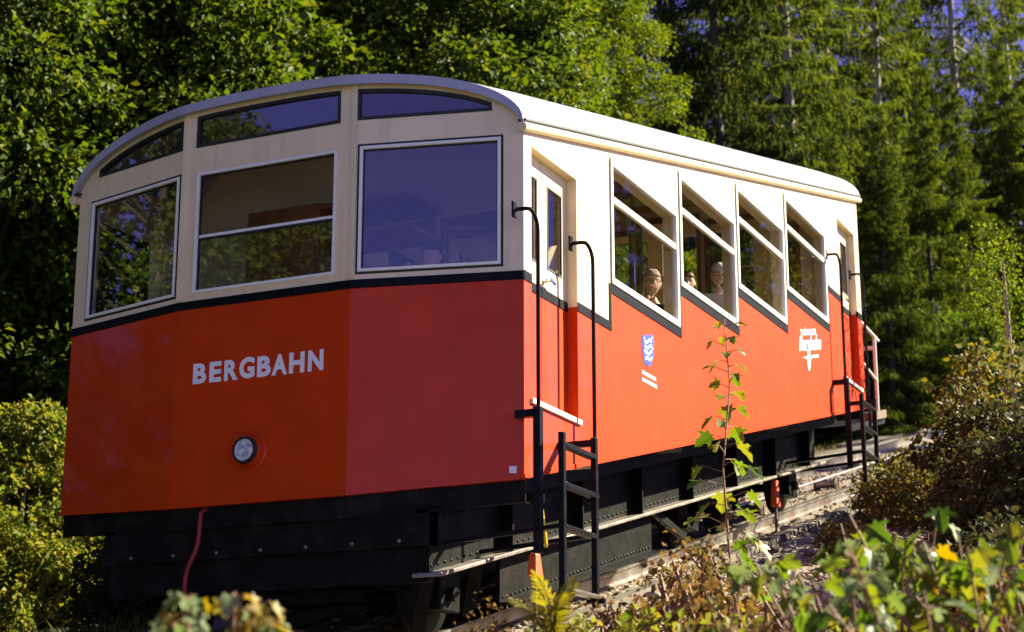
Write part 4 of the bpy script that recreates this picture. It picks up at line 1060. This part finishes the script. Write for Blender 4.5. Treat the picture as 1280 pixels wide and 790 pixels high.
def frond(seed, mat, ln=.5):
    rng = np.random.default_rng(seed); P, D, N_, L_, W_ = [], [], [], [], []
    n = 34
    for k in range(n):
        u = k/n; x = ln*u; z = .28*ln*math.sin(u*1.8)-.18*ln*u*u
        for s in (1, -1):
            l = ln*.28*math.sin(math.pi*min(.12+u*.9, 1))**.8+.006
            P.append((x, 0, z)); D.append((.45, s, -.15+rng.normal()*.15)); N_.append((0, 0, 1)); L_.append(l*rng.uniform(.85, 1.1)); W_.append(ln*.034)
    V, F = leaf_cards(np.array(P), np.array(D), np.array(N_), np.array(L_), np.array(W_), .1)
    st = leaf_cards(np.array([(0, 0, 0), (0, .003, 0)]), np.array([(1., 0, .35), (1, 0, .3)]), np.array([(0, 0, 1.), (0, 1, 0)]), np.array([ln*.9]*2), np.array([.008]*2))
    F2 = st[1]+len(V)
    return tri_mesh('frond', np.concatenate([V, st[0]]), np.concatenate([F, F2]), mat)
FR_B = [frond(s, M['fern_brown'], .5) for s in (1, 2)]; FR_Y = [frond(s, M['fern_gold'], .5) for s in (3, 4)]
def fern(px, d, top_py, label, fr, n, seed, group=None):
    rng = np.random.default_rng(seed); x, y = spot(px, d); z = gz(x, y); H = max(zat(px, top_py, d)-z, .25)
    t = tag(empty('fern', (x, y, z)), label, 'fern', group)
    MB().tube([(0, 0, -.05), (0, 0, max(H-.28, .05))], .008, 6).build('stalk', M['twig'], t, True)
    for k in range(n):
        o = link('frond', fr[k % len(fr)], t); a = k*6.283/n+rng.normal()*.3; s = min(H/.42, .75)*rng.uniform(.7, 1.05); o.location = (0, 0, max(H-.30, 0)*rng.uniform(.75, 1))
        o.rotation_euler = (rng.normal()*.2, -R(rng.uniform(38, 68)), a); o.scale = (s, s, s)
for i, (px, d, ty, n) in enumerate(((790, 9.8, 742, 6), (1195, 8.2, 690, 6), (925, 7.6, 742, 6))):
    fern(px, d, ty, 'withered rust brown fern among the foreground weeds', FR_B, n, 400+i, 'withered ferns beside the gravel path')
fern(690, 8.2, 700, 'golden yellow fern standing before the boarding ladder', FR_Y, 7, 450)
fern(770, 8.0, 752, 'small golden fern to the side of the boarding ladder', FR_Y, 6, 451)
weed = [shrub(M['fern_brown'], 500+k, .62, .17, .040, 34, 1500, (.05, .10), 'twig', 4) for k in range(2)]
weedg = shrub(M['leaf_lime'], 510, .55, .18, .05, 36, 2200, (.05, .11), 'twig', 4)
for i, (px, d, ty) in enumerate(((848, 11.5, 655), (872, 11.0, 672), (895, 10.6, 690), (835, 10.4, 690), (915, 10.2, 702), (862, 9.6, 712), (940, 9.6, 722), (890, 9.0, 728), (820, 9.4, 728), (960, 9.0, 738), (610, 12.0, 735), (750, 10.4, 745), (1205, 9.4, 670), (1232, 8.6, 700), (1250, 8.0, 745))):
    x, y = spot(px, d); H = max(zat(px, ty, d)-gz(x, y), .25)/.66
    plant_shrub('dry_weed', weed[i % 2], x, y, min(H, 1.25), i*1.9, 'dry rust brown weed with small curled leaves beside the track', 'weed', 'dry brown weeds in the foreground', sz=H)
for i, (px, d, ty) in enumerate(((800, 9.0, 745), (905, 8.2, 745), (985, 8.0, 748), (720, 8.6, 755), (870, 7.8, 752), (1030, 8.4, 735))):
    x, y = spot(px, d); H = max(zat(px, ty, d)-gz(x, y), .25)/.6
    plant_shrub('green_weed', weedg, x, y, min(H, 1.1), i*1.9, 'yellow green weed with small leaves among the dry brown weeds', 'weed', 'yellow green weeds in the foreground', sz=H)

# orange track markers
def marker(px, d, py0, py1, label):
    x, y = spot(px, d); z0, z1 = zat(px, py1, d), zat(px, py0, d); t = tag(empty('track_marker', (x, y, gz(x, y))), label, 'marker')
    g = gz(x, y); h0, h1 = z0-g, z1-g; w = .07
    MB().hexa([(-w, -.04, h0), (w, -.04, h0), (w, .04, h0), (-w, .04, h0)], [(-w*.7, -.03, h1), (w*.5, -.03, h1), (w*.5, .03, h1), (-w*.7, .03, h1)]).build('marker_plate', M['orange'], t, bevel=.015)
    MB().tube([(0, 0, -.1), (0, 0, h0+.05)], .018, 8).build('stake', M['rust'], t, True)
marker(668, 13.4, 692, 722, 'orange marker block beside the foot of the boarding ladder')
marker(961, 20.3, 600, 634, 'orange marker standing at the outer rail behind the tall sapling')

# gravel stones, dry litter, grass: nobody could count these
def scatter(name, n, f, mat, builder, label, cat, seed):
    pass
rng = np.random.default_rng(77)
ico = bmesh.new(); bmesh.ops.create_icosphere(ico, subdivisions=1, radius=1); iv = np.array([v.co[:] for v in ico.verts]); ifc = np.array([[v.index for v in f.verts] for f in ico.faces]); ico.free()
Vs, Fs = [], []
N = 9000
xs = rng.uniform(-6, 22, N); ys = np.where(rng.random(N) < .6, rng.normal(-.75, .75, N), rng.uniform(-.5, 4.4, N))
ang = rng.uniform(0, 6.283, N); sc = rng.uniform(.012, .035, N)*np.where(rng.random(N) < .05, 2.2, 1)
for i in range(N):
    v = iv*(1+rng.normal(size=(12, 1))*.18)*np.array([1.2, .9, .65])*sc[i]; c, s = math.cos(ang[i]), math.sin(ang[i])
    v = np.stack([v[:, 0]*c-v[:, 1]*s, v[:, 0]*s+v[:, 1]*c, v[:, 2]], 1)+np.array([xs[i], ys[i], gz(xs[i], ys[i])+sc[i]*.25])
    Vs.append(v); Fs.append(ifc+12*i)
tag(link('gravel', tri_mesh('gravel', np.concatenate(Vs), np.concatenate(Fs), leafmat('gravel_stones', [(.12, .09, .07), (.28, .22, .17), (.38, .31, .25), (.18, .12, .09)], 0, .95))), 'pale pinkish gravel beside and between the rails', 'gravel', kind='stuff')
def ground_cards(n, xr, yr, mat, ln, wd, upness, seed, ymask=None):
    r = np.random.default_rng(seed); x = r.uniform(*xr, n); y = r.uniform(*yr, n)
    cl = np.sin(x*1.7+y*2.1)+np.sin(x*.6-y*1.3+1)+r.normal(size=n)*.8
    k = cl > .1
    if ymask is not None: k &= ymask(x, y)
    x, y = x[k], y[k]; n = len(x)
    z = np.array([gz(a, b) for a, b in zip(x, y)])
    D = r.normal(size=(n, 3)); D[:, 2] = np.abs(D[:, 2])*.3+upness; Nn = r.normal(size=(n, 3)); Nn[:, 2] += 1
    l_ = r.uniform(.5, 1.3, n)*ln
    V, F = leaf_cards(np.stack([x, y, z], 1), D, Nn, l_, np.full(n, wd)*r.uniform(.6, 1.3, n), .1)
    return tri_mesh('cards', V, F, mat)
off = lambda x, y: (y < -.2+.3*np.sin(x*2)) | (y > 4.4)
tag(link('leaf_litter', ground_cards(26000, (-9, 22), (-5, 8), M['litter'], .06, .035, .25, 5)), 'dry brown leaf litter strewn over the ground', 'leaf litter', kind='stuff')
tag(link('grass', ground_cards(60000, (-9.5, 26), (-6, 12), M['grass'], .20, .012, 1.6, 6, lambda x, y: off(x, y) & (y < 99) & ~((y < -.1) & (y > -1.5) & (x > 0)))), 'thin grass growing on both sides of the track', 'grass', kind='stuff')
